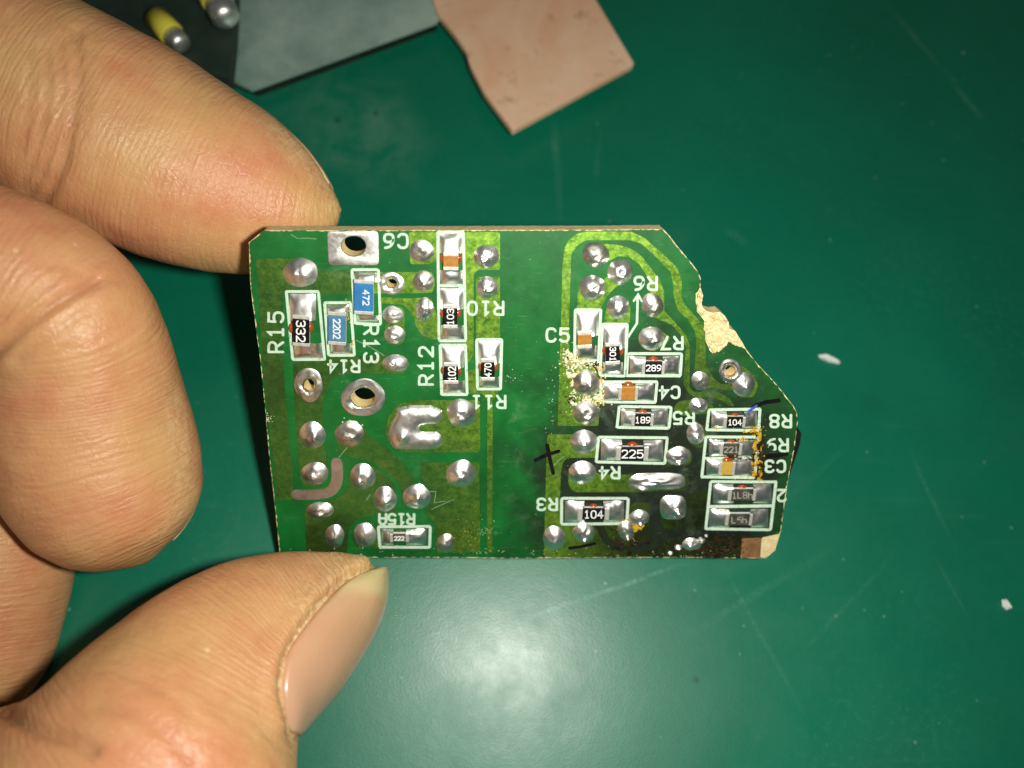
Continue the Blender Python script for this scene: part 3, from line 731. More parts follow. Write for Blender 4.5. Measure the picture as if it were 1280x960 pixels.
dome(913, 463.5, 15, 15, .22, (0, 0, 0), S, 65, hole=.5, lump=.08)
# square tinned pad with a mounting hole
def tinned(pts, r, z1, mat, name, holes=(), bev=.06, lump=.03, step=None):
    bmx = bmesh.new()
    loops = [PM(round_corners(pts, r))] + [PM(h) for h in holes]
    v, f = slab(loops, 0, z1 * MM)
    me = mesh_from(name, v, f)
    bmx.from_mesh(me)
    es = [e for e in bmx.edges if len(e.link_faces) == 2 and e.calc_face_angle(0) > .6 and all(x.co.z > z1 * MM * .9 for x in e.verts)]
    bmesh.ops.bevel(bmx, geom=es, offset=bev * MM, segments=2, profile=.6, affect='EDGES', clamp_overlap=True)
    bmx.to_mesh(me); bmx.free()
    me.polygons.foreach_set('use_smooth', [True] * len(me.polygons))
    return link(name, me, mat, board)
tinned([(409, 289), (473, 289), (474, 331), (411, 331)], 5, .09, make_solder('solder_pad', (0.86, 0.85, 0.80), .38, .56, .6, .5), 'mounting_pad', [ell(442, 307.5, 16, 13, 24)], .04)
# heightfield solder for the U-shaped land
def field_solder(name, poly, hmax, mat, edge=6.0, step=1.5, seed=0, extra=None, lump=.08):
    xs = np.arange(min(p[0] for p in poly) - 1, max(p[0] for p in poly) + 2, step); ys = np.arange(min(p[1] for p in poly) - 1, max(p[1] for p in poly) + 2, step)
    g = {}; vv = []; ff = []
    def edist(x, y):
        best = 1e9
        for i in range(len(poly)):
            a = np.array(poly[i - 1], float); b = np.array(poly[i], float); d = b - a; t = np.clip(((x - a[0]) * d[0] + (y - a[1]) * d[1]) / max(d @ d, 1e-9), 0, 1)
            best = min(best, math.hypot(x - a[0] - d[0] * t, y - a[1] - d[1] * t))
        return best
    for i, x in enumerate(xs):
        for j, y in enumerate(ys):
            ins = in_poly(x, y, poly); e = edist(x, y)
            if ins or e < step * .8:
                h = hmax * (1 - max(0, 1 - (e if ins else 0) / edge) ** 2) ** .6
                if ins: h += lump * noise.noise((x * .09 + seed, y * .09, 2)) + lump * .6 * noise.noise((x * .25 + seed, y * .25, 5))
                if extra and ins: h += extra(x, y)
                q = P(x, y); g[i, j] = len(vv); vv.append((q[0] * MM, q[1] * MM, (max(h, 0) + .02) * MM))
    for (i, j) in list(g):
        k = [(i, j), (i, j + 1), (i + 1, j + 1), (i + 1, j)]
        if all(t in g for t in k): ff.append([g[t] for t in k])
    return link(name, mesh_from(name, vv, ff, True), mat, board)
field_solder('solder_land', chaikin([(484, 545), (490, 558), (497, 562), (553, 561), (553, 540), (527, 540), (523, 535), (527, 530), (553, 529), (553, 507), (497, 507), (495, 518), (488, 530)], 1), .42, SC, 11, lump=.03, extra=lambda x, y: .35 * math.exp(-((x - 504) ** 2 + (y - 543) ** 2) / 40))
L_px = [(371, 618), (392, 618), (408, 616.5), (417, 611), (421.5, 601), (422, 590), (421, 578)]
line(chaikin(L_px, 2, False), 14, M_TIN, 'tinned_strip', TZ + .05)

# ---- chip components
def box_mesh(name, sx, sy, z0, z1, bev):
    bmx = bmesh.new(); bmesh.ops.create_cube(bmx, size=1)
    for q in bmx.verts: q.co = Vector((q.co.x * sx, q.co.y * sy, z0 + (q.co.z + .5) * (z1 - z0)))
    bmesh.ops.bevel(bmx, geom=list(bmx.edges), offset=bev, segments=2, affect='EDGES', profile=.5)
    me = bpy.data.meshes.new(name); bmx.to_mesh(me); bmx.free(); return me
def pad_fillet(x0, y0, x1, y1, side, hc, mat, parent, cw, seed):
    """solder slope on one land; side = direction (in pixels) of the chip: 'd','u','l','r'; cw = chip half width px"""
    n = 14; vv = []; ff = []
    for i in range(n + 1):
        for j in range(n + 1):
            a, b = i / n, j / n
            px, py = x0 + (x1 - x0) * a, y0 + (y1 - y0) * b
            u, w_, half = {'d': (b, a, (x1 - x0) / 2), 'u': (1 - b, a, (x1 - x0) / 2), 'r': (a, b, (y1 - y0) / 2), 'l': (1 - a, b, (y1 - y0) / 2)}[side]
            s = abs(2 * w_ - 1)
            k = cw / half
            crest = 1.0 if s < k else max(0, 1 - ((s - k) / max(1 - k, .05)) ** 1.5)
            h = hc * (.12 + .9 * u ** 1.35) * (1 - (1 - u) * s ** 2 * .6) * (.25 + .75 * crest)
            h += hc * .38 * (1 - s ** 2) * math.sin(math.pi * min(1, u + .1)) ** .8
            edge = min(u * 4, (1 - s) * 5, 1); edge = max(edge, 0) ** .5
            h = h * edge + .05 * edge * (noise.noise((px * .12 + seed, py * .12, 1)) + .5 * noise.noise((px * .35, py * .35, seed)))
            q = P(px, py, max(h, 0) * .5)
            vv.append((q[0] * MM, q[1] * MM, (max(h, 0) + .015) * MM))
    N1 = n + 1
    for i in range(n):
        for j in range(n): ff.append((i * N1 + j, i * N1 + j + 1, (i + 1) * N1 + j + 1, (i + 1) * N1 + j))
    me = mesh_from('solder_fillet', vv, ff, True)
    bmx = bmesh.new(); bmx.from_mesh(me)
    if sum(fc.normal.z for fc in bmx.faces) < 0: bmesh.ops.reverse_faces(bmx, faces=bmx.faces)
    bmx.to_mesh(me); bmx.free()
    return link('solder_fillet', me, mat, parent)
def chip(name, cx, cy, body_l, body_w, ori, mats, text, trot, pads, tz=13, ht=.52, glue=1, cap=4.5, lett=None, lab=None, dx=0, tw=1.0, solder=None):
    """ori 'v' or 'h'; body_l is the coloured span in px, cap the visible cap length in px; pads = [(x0,y0,x1,y1)]*2"""
    root = bpy.data.objects.new(name, None); col.objects.link(root); root.parent = board; root.empty_display_size = .001
    if lab: root['label'] = lab
    sol = solder or M_SOLDER_CLEAN
    c = P(cx, cy, ht); ex = P(cx + 1, cy, ht) - P(cx, cy, ht); ey = P(cx, cy - 1, ht) - P(cx, cy, ht)
    ang = math.atan2(ey[1], ey[0]) - math.pi / 2 if ori == 'v' else math.atan2(ex[1], ex[0])
    if ori == 'v': sl, sw = np.linalg.norm(ey), np.linalg.norm(ex)
    else: sl, sw = np.linalg.norm(ex), np.linalg.norm(ey) * .98
    bl = body_l * sl; bw = body_w * sw; cl = cap * sl
    rot = Matrix.Rotation(ang, 4, 'Z'); T = Matrix.Translation((c[0] * MM, c[1] * MM, 0))
    def put(me, mat, nm, ox=0, oy=0):
        o = link(nm, me, mat, root); o.matrix_local = T @ rot @ Matrix.Translation((ox * MM, oy * MM, 0)); return o
    if ori == 'v': mk = lambda nm, l, w_, z0, z1: box_mesh(nm, w_ * MM, l * MM, z0 * MM, z1 * MM, .045 * MM)
    else: mk = lambda nm, l, w_, z0, z1: box_mesh(nm, l * MM, w_ * MM, z0 * MM, z1 * MM, .045 * MM)
    put(mk('ceramic_base', bl + cl, bw * .985, .08, ht - .05), M_LETTER if mats is not M_ORANGE and mats is not M_YELLOW else mats, 'ceramic_base')
    put(mk('body', bl, bw * (1.0 if mats in (M_ORANGE, M_YELLOW) else .99), ht - .2, ht), mats, 'body')
    for sgn in (-1, 1):
        off = sgn * (bl / 2 + cl / 2 - .02)
        put(mk('end_cap', cl, bw * 1.02, .05, ht - .012), M_CAP, 'end_cap', *((0, off) if ori == 'v' else (off, 0)))
    if glue:
        for sgn in ((-1, 1) if ori == 'v' else (1,)):
            gx, gy = (cx + sgn * body_w * .50, cy - 4) if ori == 'v' else (cx, cy - sgn * body_w * .48)
            n, rr = 14, (body_w * .26, body_w * .34) if ori == 'v' else (body_w * .46, body_w * .42)
            vv = []; ff = []
            g0 = P(gx, gy, .1)
            for k in range(6):
                t = k / 5
                for i in range(n):
                    a = 2 * math.pi * i / n
                    q = g0 + (P(gx + 1, gy) - P(gx, gy)) * rr[0] * math.cos(a) * math.cos(t * 1.5) + (P(gx, gy + 1) - P(gx, gy)) * rr[1] * math.sin(a) * math.cos(t * 1.5)
                    vv.append((q[0] * MM, q[1] * MM, .33 * math.sin(t * 1.5) * MM))
            for k in range(5):
                for i in range(n): ff.append((k * n + i, (k + 1) * n + i, (k + 1) * n + (i + 1) % n, k * n + (i + 1) % n))
            me = mesh_from('adhesive', vv, ff, True)
            bmx = bmesh.new(); bmx.from_mesh(me); bmesh.ops.recalc_face_normals(bmx, faces=bmx.faces); bmx.to_mesh(me); bmx.free()
            link('adhesive', me, M_GLUE, root)
    if text:
        lettering(text, cx + dx, cy, tz * .86, trot, max(1.25, tz * .145), ht + .012, lett or M_LETTER, 'value_marking', root, adv=5.5, wsc=tw, h_plane=ht)
    for k, (x0, y0, x1, y1) in enumerate(pads):
        side = ('d', 'u')[k] if ori == 'v' else ('r', 'l')[k]
        pad_fillet(x0, y0, x1, y1, side, ht * .85, sol if k == 0 else M_SOLDER, root, body_w / 2, cx + k)
    return root
RES, CAPN = 'chip_resistor', 'chip_capacitor'
chip(CAPN, 563.5, 327, 14, 19, 'v', M_ORANGE, None, 0, [(549, 292, 578, 316), (549, 337, 579, 355)], lab='orange ceramic chip capacitor beside C6 lettering')
chip(RES, 563, 396, 21, 18, 'v', M_BLACK, '103', 90, [(550, 360, 579, 386), (551, 406, 580, 424)], 9)
chip(RES, 564, 467, 18, 18, 'v', M_BLACK, '102', 90, [(552, 433, 580, 459), (553, 475, 581, 491)], 10, dx=1, tw=.76)
chip(RES, 610, 462.5, 19, 17, 'v', M_BLACK, '470', 90, [(598, 426, 625, 454), (599, 470, 625, 484)], 9, tw=.85)
chip(RES, 376, 414, 30, 21, 'v', M_BLACK, '332', -90, [(362, 367, 395, 400), (368, 428, 403, 447)], 12)
chip(RES, 454.5, 372, 35, 24, 'v', M_BLUE, '472', -90, [(442, 340, 472, 352), (446, 393, 474, 402)], 8.5, glue=0, ht=.6, dx=3)
chip(RES, 421, 411, 33, 22, 'v', M_BLUE_PALE, '2202', -90, [(409, 381, 436, 395), (413, 428, 440, 442)], 9.5, glue=0, ht=.6, tw=.85, solder=M_SOLDER_DULL)
chip(CAPN, 731, 425, 13.5, 18, 'v', M_ORANGE, None, 0, [(721, 389, 748, 419), (720, 431, 746, 449)], glue=0)
chip(RES, 766, 442.5, 19, 18, 'v', M_BLACK, '301', -90, [(755, 407, 782, 435), (753, 452, 779, 467)], 8)
chip(RES, 817, 460, 21, 16, 'h', M_BLACK, '289', 0, [(787, 445, 807, 468), (828, 445, 849, 468)], 8.5, cap=4)
chip(CAPN, 785.5, 492, 17, 17, 'h', M_ORANGE, None, 0, [(754, 479, 777, 500), (794, 479, 817, 501)], cap=4)
chip(RES, 803.5, 525, 20, 15, 'h', M_BLACK, '189', 0, [(776, 511, 794, 532), (814, 511, 835, 533)], 8.5, cap=4)
chip(RES, 790.5, 567.5, 29, 16.5, 'h', M_BLACK, '225', 0, [(751, 549, 777, 575), (804, 550, 829, 576)], 11, cap=6, tw=1.1)
chip(RES, 742, 643, 28, 14.5, 'h', M_BLACK, '104', 0, [(706, 626, 730, 652), (754, 626, 780, 652)], 10.5, cap=6)
chip(RES, 918.5, 528, 20, 13, 'h', M_BLACK, '104', 0, [(889, 514, 908, 535), (930, 514, 946, 535)], 7.5, cap=4)
chip(RES, 914, 562, 20, 14, 'h', M_BLACK_DIRTY, '221', 0, [(886, 549, 904, 570), (922, 550, 943, 571)], 8, cap=4, lett=M_LETTER_FADED, solder=M_SOLDER)
chip(CAPN, 909, 586, 13, 16, 'h', M_YELLOW, None, 0, [(883, 574, 903, 594), (915, 574, 941, 595)], cap=4, solder=M_SOLDER)
chip(RES, 928, 619, 27, 14, 'h', M_BLACK_DIRTY, '1L8h', 0, [(891, 605, 916, 629), (941, 605, 964, 629)], 8.5, cap=4, lett=M_LETTER_FADED, solder=M_SOLDER)
chip(RES, 924, 650, 26, 14, 'h', M_BLACK_DIRTY, 'L6h', 0, [(886, 636, 911, 659), (938, 636, 960, 659)], 8.5, cap=4, glue=0, lett=M_LETTER_FADED, solder=M_SOLDER)
chip(RES, 499, 673, 16, 10, 'h', M_BLACK_DIRTY, '222', 0, [(477, 661, 492, 681), (508, 661, 533, 681)], 5.5, cap=4, solder=M_SOLDER)

# ---- flux crusts and grime: heaps of tiny lumps
def lumps(name, spots, mat, seed):
    r = random.Random(seed); vv = []; ff = []
    for (cx, cy, sx, sy, n, smin, smax) in spots:
        for _ in range(n):
            px, py = r.gauss(cx, sx), r.gauss(cy, sy)
            if not in_poly(px, py, MASKP): continue
            s = r.uniform(smin, smax) * .75; q = P(px, py)
            base = len(vv); k = 6; hh = s * r.uniform(.4, .9)
            zb = TZ * .9
            for i in range(k):
                a = 6.283 * i / k + r.random()*.5; rr = s * r.uniform(.7, 1.2)
                vv.append(((q[0] + rr * math.cos(a)) * MM, (q[1] + rr * math.sin(a)) * MM, zb * MM * .8))
            for i in range(k):
                a = 6.283 * i / k + .4; rr = s * r.uniform(.35, .7)
                vv.append(((q[0] + rr * math.cos(a)) * MM, (q[1] + rr * math.sin(a)) * MM, (zb + hh * r.uniform(.6, 1)) * MM))
            vv.append((q[0] * MM, q[1] * MM, (zb + hh * 1.1) * MM))
            for i in range(k):
                j = (i + 1) % k
                ff += [(base + i, base + j, base + k + j, base + k + i), (base + k + i, base + k + j, base + 2 * k)]
    o = link(name, mesh_from(name, vv, ff, True), mat, board); o['kind'] = 'stuff'; return o
lumps('flux_residue', [(722, 455, 9, 5, 130, .05, .16), (745, 497, 7, 6, 60, .05, .15), (716, 490, 4, 12, 60, .04, .12), (735, 500, 8, 3, 50, .06, .16), (708, 447, 5, 8, 50, .04, .1), (752, 485, 3, 9, 30, .06, .15), (690, 505, 3, 20, 26, .02, .06), (438, 532, 8, 4, 25, .05, .12)], M_FLUX_PALE, 3)
lumps('flux_residue', [(740, 502, 8, 3, 30, .06, .16), (752, 480, 2, 8, 16, .06, .14), (716, 450, 8, 4, 20, .05, .12), (783, 657, 7, 4, 26, .08, .2), (795, 652, 5, 4, 18, .06, .16), (943, 536, 6, 3, 30, .05, .14), (945, 570, 2.5, 16, 70, .05, .14), (949, 580, 3, 8, 30, .05, .12), (928, 549, 4, 2, 16, .06, .14), (434, 390, 2, 8, 22, .06, .13), (435, 435, 4, 4, 12, .06, .12), (925, 597, 8, 2, 16, .05, .12), (580, 660, 12, 12, 20, .03, .08)], M_AMBER, 4)
lumps('burnt_flux', [(949, 565, 2.5, 13, 90, .05, .15), (930, 573, 8, 2, 50, .05, .14), (784, 676, 12, 6, 60, .06, .16), (712, 448, 3, 4, 24, .06, .14), (715, 500, 4, 3, 30, .07, .16), (745, 458, 6, 2.5, 20, .08, .2), (870, 670, 40, 3, 60, .05, .12), (900, 688, 14, 4, 80, .06, .18), (580, 690, 30, 3, 40, .04, .12), (845, 560, 30, 30, 40, .03, .06)], M_FLUX_BROWN, 5)
lumps('pale_dust', [(600, 500, 150, 110, 160, .012, .04), (830, 500, 80, 100, 120, .012, .04), (650, 690, 160, 4, 70, .03, .08), (860, 695, 50, 2, 40, .03, .09), (335, 523, 3, 4, 22, .03, .09), (600, 665, 12, 8, 40, .03, .07), (638, 473, 3, 3, 8, .03, .08)], M_FLUX_PALE, 6)
def crust(name, poly, mat, seed, thr=.0, hmax=.2, step=1.2):
    xs = np.arange(min(p[0] for p in poly), max(p[0] for p in poly), step); ys = np.arange(min(p[1] for p in poly), max(p[1] for p in poly), step)
    g = {}; vv = []; ff = []
    for i, x in enumerate(xs):
        for j, y in enumerate(ys):
            k = noise.noise((x * .11 + seed, y * .11, 1)) + .6 * noise.noise((x * .3 + seed, y * .3, 2)) + .5 * noise.noise((x * .7, y * .7, seed))
            if in_poly(x, y, poly) and k > thr and in_poly(x, y, MASKP):
                q = P(x, y); g[i, j] = len(vv); vv.append((q[0] * MM, q[1] * MM, (TZ + .004 + hmax * min(1, (k - thr) * 1.2) * (.6 + .4 * noise.noise((x * .9, y * .9, 7)))) * MM))
    for (i, j) in list(g):
        k = [(i, j), (i, j + 1), (i + 1, j + 1), (i + 1, j)]
        if all(t in g for t in k): ff.append([g[t] for t in k])
    o = link(name, mesh_from(name, vv, ff), mat, board); o['kind'] = 'stuff'; return o
crust('flux_crust', [(703, 438), (722, 432), (724, 450), (752, 452), (756, 470), (754, 502), (745, 512), (712, 506), (708, 470)], M_FLUX_PALE, 3, -.02, .22)
crust('flux_crust', [(706, 440), (752, 450), (756, 500), (740, 508), (715, 500)], M_FLUX, 11, .15, .24)
crust('flux_crust', [(937, 530), (952, 530), (953, 600), (938, 602)], M_AMBER, 21, -.12, .2)
crust('flux_crust', [(774, 650), (800, 642), (806, 656), (790, 676), (774, 668)], M_AMBER, 31, -.1, .3)
crust('burnt_flux', [(944, 540), (955, 540), (953, 600), (942, 600)], M_FLUX_BROWN, 41, -.05, .18)
crust('burnt_flux', [(770, 668), (800, 668), (800, 690), (762, 688)], M_FLUX_BROWN, 51, -.05, .15)
crust('burnt_flux', [(860, 668), (928, 668), (926, 697), (850, 697)], M_FLUX_BROWN, 61, -.1, .15)
crust('flux_crust', [(404, 378), (412, 378), (438, 380), (444, 444), (436, 444), (430, 396), (406, 392)], M_AMBER, 71, .18, .12)
crust('flux_crust', [(885, 534), (948, 532), (949, 541), (886, 541)], M_AMBER, 81, .12, .1)
crust('flux_crust', [(905, 566), (945, 566), (945, 578), (905, 578)], M_AMBER, 91, .05, .25)
crust('burnt_flux', [(905, 564), (944, 564), (944, 577), (905, 577)], M_FLUX_BROWN, 95, -.1, .22)
crust('burnt_flux', [(745, 655), (830, 676), (930, 668), (926, 697), (760, 697)], M_FLUX_BROWN, 97, .12, .1)
# black sleeve of a part on the component side, showing past the edge
cpx = [(960, 538), (1000, 538), (1002, 542), (1000, 556), (985, 601), (945, 602)]
sl_pts = [tuple(P(x, y, -TH) * MM) for x, y in cpx]
v, f = slab([round_corners(sl_pts, .0006)], -3.2 * MM, -TH * MM - .02 * MM)
link('component_body', mesh_from('component_body', v, f), M_PLASTIC, board)

# ================================================================== THE HAND
hand_paths = {
 # (px, py, depth mm, half-width px, depth half-thickness / half-width)
 'index': [(-520, 420, 70, 200, .8), (-420, 200, 67, 185, .85), (-280, 70, 65, 165, .9), (-140, 62, 65, 148, .95), (-60, 85, 66, 142, .95), (0, 105, 66.5, 138, .95), (58, 127, 67, 131, .95), (100, 148, 67.3, 131, .95), (150, 174, 68, 129, .95), (200, 199, 68.6, 124, .95), (250, 222, 69.2, 117, .93), (300, 240, 69.8, 106, .9), (340, 252, 70, 92, .88), (375, 259, 70, 73, .85), (402, 262, 70, 48, .85), (418, 262, 70, 24, .8)],
 'middle': [(-520, 480, 70, 190, .8), (-380, 350, 63, 150, .9), (-220, 335, 59, 125, .95), (-100, 330, 58.5, 122, .95), (-20, 342, 59, 112, .95), (45, 368, 60, 107, .95), (82, 405, 61, 108, .95), (97, 445, 62.5, 112, .95), (107, 500, 64, 116, .95), (117, 555, 65, 121, .92), (135, 605, 66, 115, .92), (152, 640, 66.7, 103, .92), (165, 668, 67.2, 82, .92), (174, 687, 67.45, 55, .92), (179, 697, 67.55, 26, .92)],
 'ring': [(-520, 560, 70, 180, .8), (-380, 480, 66, 140, .9), (-240, 460, 63, 120, .9), (-120, 480, 65.5, 110, .9), (-60, 530, 67, 108, .85), (-30, 600, 68.5, 110, .8), (-20, 680, 69, 106, .8), (-22, 740, 69.1, 100, .8), (-26, 790, 69, 92, .8), (-30, 840, 68.8, 80, .8), (-33, 880, 68.6, 58, .8), (-35, 902, 68.5, 28, .8)],
 'little': [(-540, 640, 70, 160, .8), (-420, 590, 67, 115, .9), (-320, 600, 66, 100, .9), (-260, 660, 66, 92, .9), (-235, 730, 67, 88, .9), (-225, 790, 67.5, 78, .9), (-222, 830, 68, 45, .85)],
 'thumb': [(-420, 1130, 62, 260, .8), (-200, 1150, 58, 250, .8), (0, 1120, 55.5, 230, .85), (120, 1050, 55, 205, .9), (178, 988, 56, 186, .92), (207, 945, 57, 172, .92), (230, 905, 58.5, 157, .92), (255, 868, 60, 140, .92), (281, 838, 61.5, 127, .92), (317, 809, 63.3, 114, .9), (355, 787, 65, 102, .88), (394, 764, 66.8, 84, .85), (424, 745, 68, 65, .82), (448, 728, 68.8, 45, .8), (466, 716, 69.3, 22, .8)],
 'web': [(-320, 1060, 60, 150, .9), (-180, 1030, 58, 130, .9), (-80, 1012, 56, 118, .9), (-10, 1010, 55, 112, .9), (60, 1015, 54, 105, .9), (110, 1030, 55, 80, .9)],
 'palm': [(-650, 520, 72, 220, .6), (-600, 700, 72, 300, .55), (-540, 900, 70, 330, .55), (-480, 1080, 66, 330, .6), (-430, 1250, 66, 300, .65), (-400, 1500, 68, 270, .7)],
}
def catmull(st, sub):
    st = [np.array(s, float) for s in st]; out = []
    for i in range(len(st) - 1):
        p0 = st[max(i - 1, 0)]; p1 = st[i]; p2 = st[i + 1]; p3 = st[min(i + 2, len(st) - 1)]
        for k in range(sub):
            t = k / sub
            out.append(.5 * ((2 * p1) + (-p0 + p2) * t + (2 * p0 - 5 * p1 + 4 * p2 - p3) * t * t + (-p0 + 3 * p1 - 3 * p2 + p3) * t ** 3))
    out.append(st[-1]); return out
def loft(st, vv, ff, n=40):
    st = catmull(st, 4)
    C = [unproj(s[0], s[1], s[2]) for s in st]
    view = R_CW @ np.array([0, 0, 1.0])
    rings = []
    L = len(st)
    for i, s in enumerate(st):
        ax = vn(C[min(i + 1, L - 1)] - C[max(i - 1, 0)])
        vdir = vn(C[i] - CAM_POS)
        side = vn(np.cross(ax, vdir)); dep = vn(np.cross(side, ax))
        hw = s[3] * s[2] / FPX; ht = hw * s[4]
        rings.append((C[i], side * hw, dep * ht, ax))
    base = len(vv)
    for c, a, b, ax in rings:
        for k in range(n):
            t = 2 * math.pi * k / n
            vv.append((c + a * math.cos(t) + b * math.sin(t)) * MM)
    for i in range(L - 1):
        for k in range(n):
            p, q = base + i * n + k, base + i * n + (k + 1) % n
            ff.append((p, q, q + n, p + n))
    for i, e in ((0, -1), (L - 1, 1)):     # rounded ends
        c, a, b, ax = rings[i]
        k0 = len(vv); vv.append((c + ax * e * np.linalg.norm(a) * .45) * MM)
        for k in range(n):
            p, q = base + i * n + k, base + i * n + (k + 1) % n
            ff.append((q, p, k0) if e < 0 else (p, q, k0))
    return st, C, rings
hv = []; hf = []; AX = {}
for nm, st in hand_paths.items():
    AX[nm] = loft(st, hv, hf)
tmp = link('hand_raw', mesh_from('hand_raw', hv, hf))
rm = tmp.modifiers.new('r', 'REMESH'); rm.mode = 'VOXEL'; rm.voxel_size = .38 * MM; rm.use_smooth_shade = True
sm = tmp.modifiers.new('s', 'SMOOTH'); sm.iterations = 16; sm.factor = .5
dg = bpy.context.evaluated_depsgraph_get(); dg.update()
hm = bpy.data.meshes.new_from_object(tmp.evaluated_get(dg))
bpy.data.objects.remove(tmp)
nv = len(hm.vertices); co = np.empty(nv * 3); hm.vertices.foreach_get('co', co); co = co.reshape(-1, 3) / MM
no = np.empty(nv * 3); hm.vertices.foreach_get('normal', no); no = no.reshape(-1, 3)
# along/around coordinates of the nearest finger
best = np.full(nv, 1e9); U = np.zeros(nv); TH_ = np.zeros(nv); TIP = np.zeros(nv); FID = np.zeros(nv, int); RAD = np.ones(nv)
for fi, nm in enumerate(('index', 'middle', 'ring', 'little', 'thumb', 'web', 'palm')):
    st, C, rings = AX[nm]; s = 0.0
    tot = sum(np.linalg.norm(C[i + 1] - C[i]) for i in range(len(C) - 1))
    for i in range(len(C) - 1):
        a, b = C[i], C[i + 1]; d = b - a; L = np.linalg.norm(d)
        t = np.clip(((co - a) @ d) / (L * L), 0, 1)
        rel = co - a - t[:, None] * d
        r0 = np.linalg.norm(rings[i][1])
        dist = np.linalg.norm(rel, axis=1) / r0
        k = dist < best
        best[k] = dist[k]; U[k] = s + t[k] * L
        th = np.arctan2(rel @ vn(rings[i][2]), rel @ vn(rings[i][1]))
        TH_[k] = th[k]; TIP[k] = 1 - np.clip((tot - (s + t[k] * L)) / 22.0, 0, 1) if nm not in ('web', 'palm') else 0
        FID[k] = fi; RAD[k] = r0
        s += L
# photo pixel of each vertex, for shaping creases where they run on the skin
rel = (co - CAM_POS) @ R_CW
PXv = 640 + FPX * rel[:, 0] / rel[:, 2]; PYv = 480 + FPX * rel[:, 1] / rel[:, 2]
def crease_field(pts, width, only=None, front=True):
    """1 on a polyline drawn on the skin (pixels), falling to 0 over width px"""
    d = np.full(nv, 1e9)
    for (x1, y1), (x2, y2) in zip(pts[:-1], pts[1:]):
        dx, dy = x2 - x1, y2 - y1; t = np.clip(((PXv - x1) * dx + (PYv - y1) * dy) / (dx * dx + dy * dy), 0, 1)
        d = np.minimum(d, np.hypot(PXv - x1 - t * dx, PYv - y1 - t * dy))
    k = np.exp(-(d / width) ** 2)
    if front: k = k * (((CAM_POS - co) * no).sum(1) > 0)
    if only is not None: k = k * np.isin(FID, only)
    return k
disp = np.zeros(nv); crs = np.zeros(nv)
for pts, w_, dep, only in (([(95, 40), (98, 95), (90, 150), (78, 205), (52, 262)], 7, .42, [0]), ([(75, 50), (80, 110), (70, 170), (50, 225), (28, 262)], 6, .28, [0]), ([(58, 60), (60, 120), (50, 180), (28, 235)], 6, .22, [0]), ([(38, 60), (38, 130), (26, 190)], 6, .15, [0]), ([(112, 60), (112, 110), (104, 170)], 6, .12, [0]),
                          ([(-12, 448), (12, 424), (32, 406), (56, 388), (84, 370), (120, 352)], 7, .55, [1]), ([(0, 400), (30, 378), (70, 350)], 6, .18, [1]), ([(20, 452), (60, 418), (110, 385)], 6, .14, [1]), ([(60, 330), (110, 345), (150, 352)], 5, .1, [1]),
                          ([(0, 888), (26, 902), (48, 912), (80, 922), (115, 938)], 9, .6, None), ([(120, 880), (165, 892), (205, 915), (240, 950)], 8, .16, [4]), ([(150, 840), (200, 862), (250, 900)], 7, .1, [4]),
                          ([(470, 709), (430, 726), (398, 758), (374, 790), (354, 828), (351, 864), (360, 898), (368, 922)], 6, .5, [4])):
    k = crease_field(pts, w_, only); disp -= dep * k; crs = np.maximum(crs, k * min(1, dep * 1.6))
# raised soft fold along the thumb nail
disp += .32 * crease_field([(455, 703), (415, 722), (385, 752), (360, 786), (341, 826), (338, 866), (348, 905)], 11, [4])
# pulp unevenness
disp += np.array([.16 * noise.noise((p[0] * .16, p[1] * .16, p[2] * .16)) + .07 * noise.noise((p[0] * .5, p[1] * .5, p[2] * .5)) for p in co])
co2 = co + no * disp[:, None]
hm.vertices.foreach_set('co', (co2 * MM).ravel())
ed = np.empty(len(hm.edges) * 2, int); hm.edges.foreach_get('vertices', ed); ed = ed.reshape(-1, 2)
same = FID[ed[:, 0]] == FID[ed[:, 1]]; ed = ed[same]
deg = np.bincount(ed.ravel(), minlength=nv) + 1.0
for _ in range(30):
    acc = U.copy(); np.add.at(acc, ed[:, 0], U[ed[:, 1]]); np.add.at(acc, ed[:, 1], U[ed[:, 0]]); U = acc / deg
dry = np.maximum(.8 * crease_field([(470, 709), (430, 725), (397, 757), (372, 790), (352, 828), (349, 864), (358, 898), (366, 922)], 6, [4]), .35 * crease_field([(470, 703), (430, 712), (400, 735), (380, 765)], 26, [4]))
dry = np.maximum(dry, .4 * crease_field([(345, 160), (395, 205), (420, 240), (415, 265)], 16, [0])); dry = np.maximum(dry, .35 * crease_field([(222, 500), (232, 580), (225, 650), (190, 690)], 16, [1]))
a = hm.attributes.new('dry', 'FLOAT', 'POINT'); a.data.foreach_set('value', dry)
a = hm.attributes.new('finger_uv', 'FLOAT_VECTOR', 'POINT')
a.data.foreach_set('vector', np.stack([U * MM, (TH_ * RAD + 40 * FID) * MM, TIP], 1).ravel())
a = hm.attributes.new('crease', 'FLOAT', 'POINT'); a.data.foreach_set('value', crs)
hm.polygons.foreach_set('use_smooth', [True] * len(hm.polygons)); hm.update()
hm.materials.clear()
hand = link('hand', hm, M_SKIN)
tag(hand, 'bare hand pinching the circuit board between index finger and thumb', 'hand')
bvh = BVHTree.FromPolygons([Vector(p) for p in co2], [tuple(p.vertices) for p in hm.polygons])
def hit(px, py):
    d = R_CW @ vn(ray(px, py))
    loc, nrm, _, _ = bvh.ray_cast(Vector(CAM_POS), Vector(d))
    return (np.array(loc), np.array(nrm)) if loc is not None else (None, None)
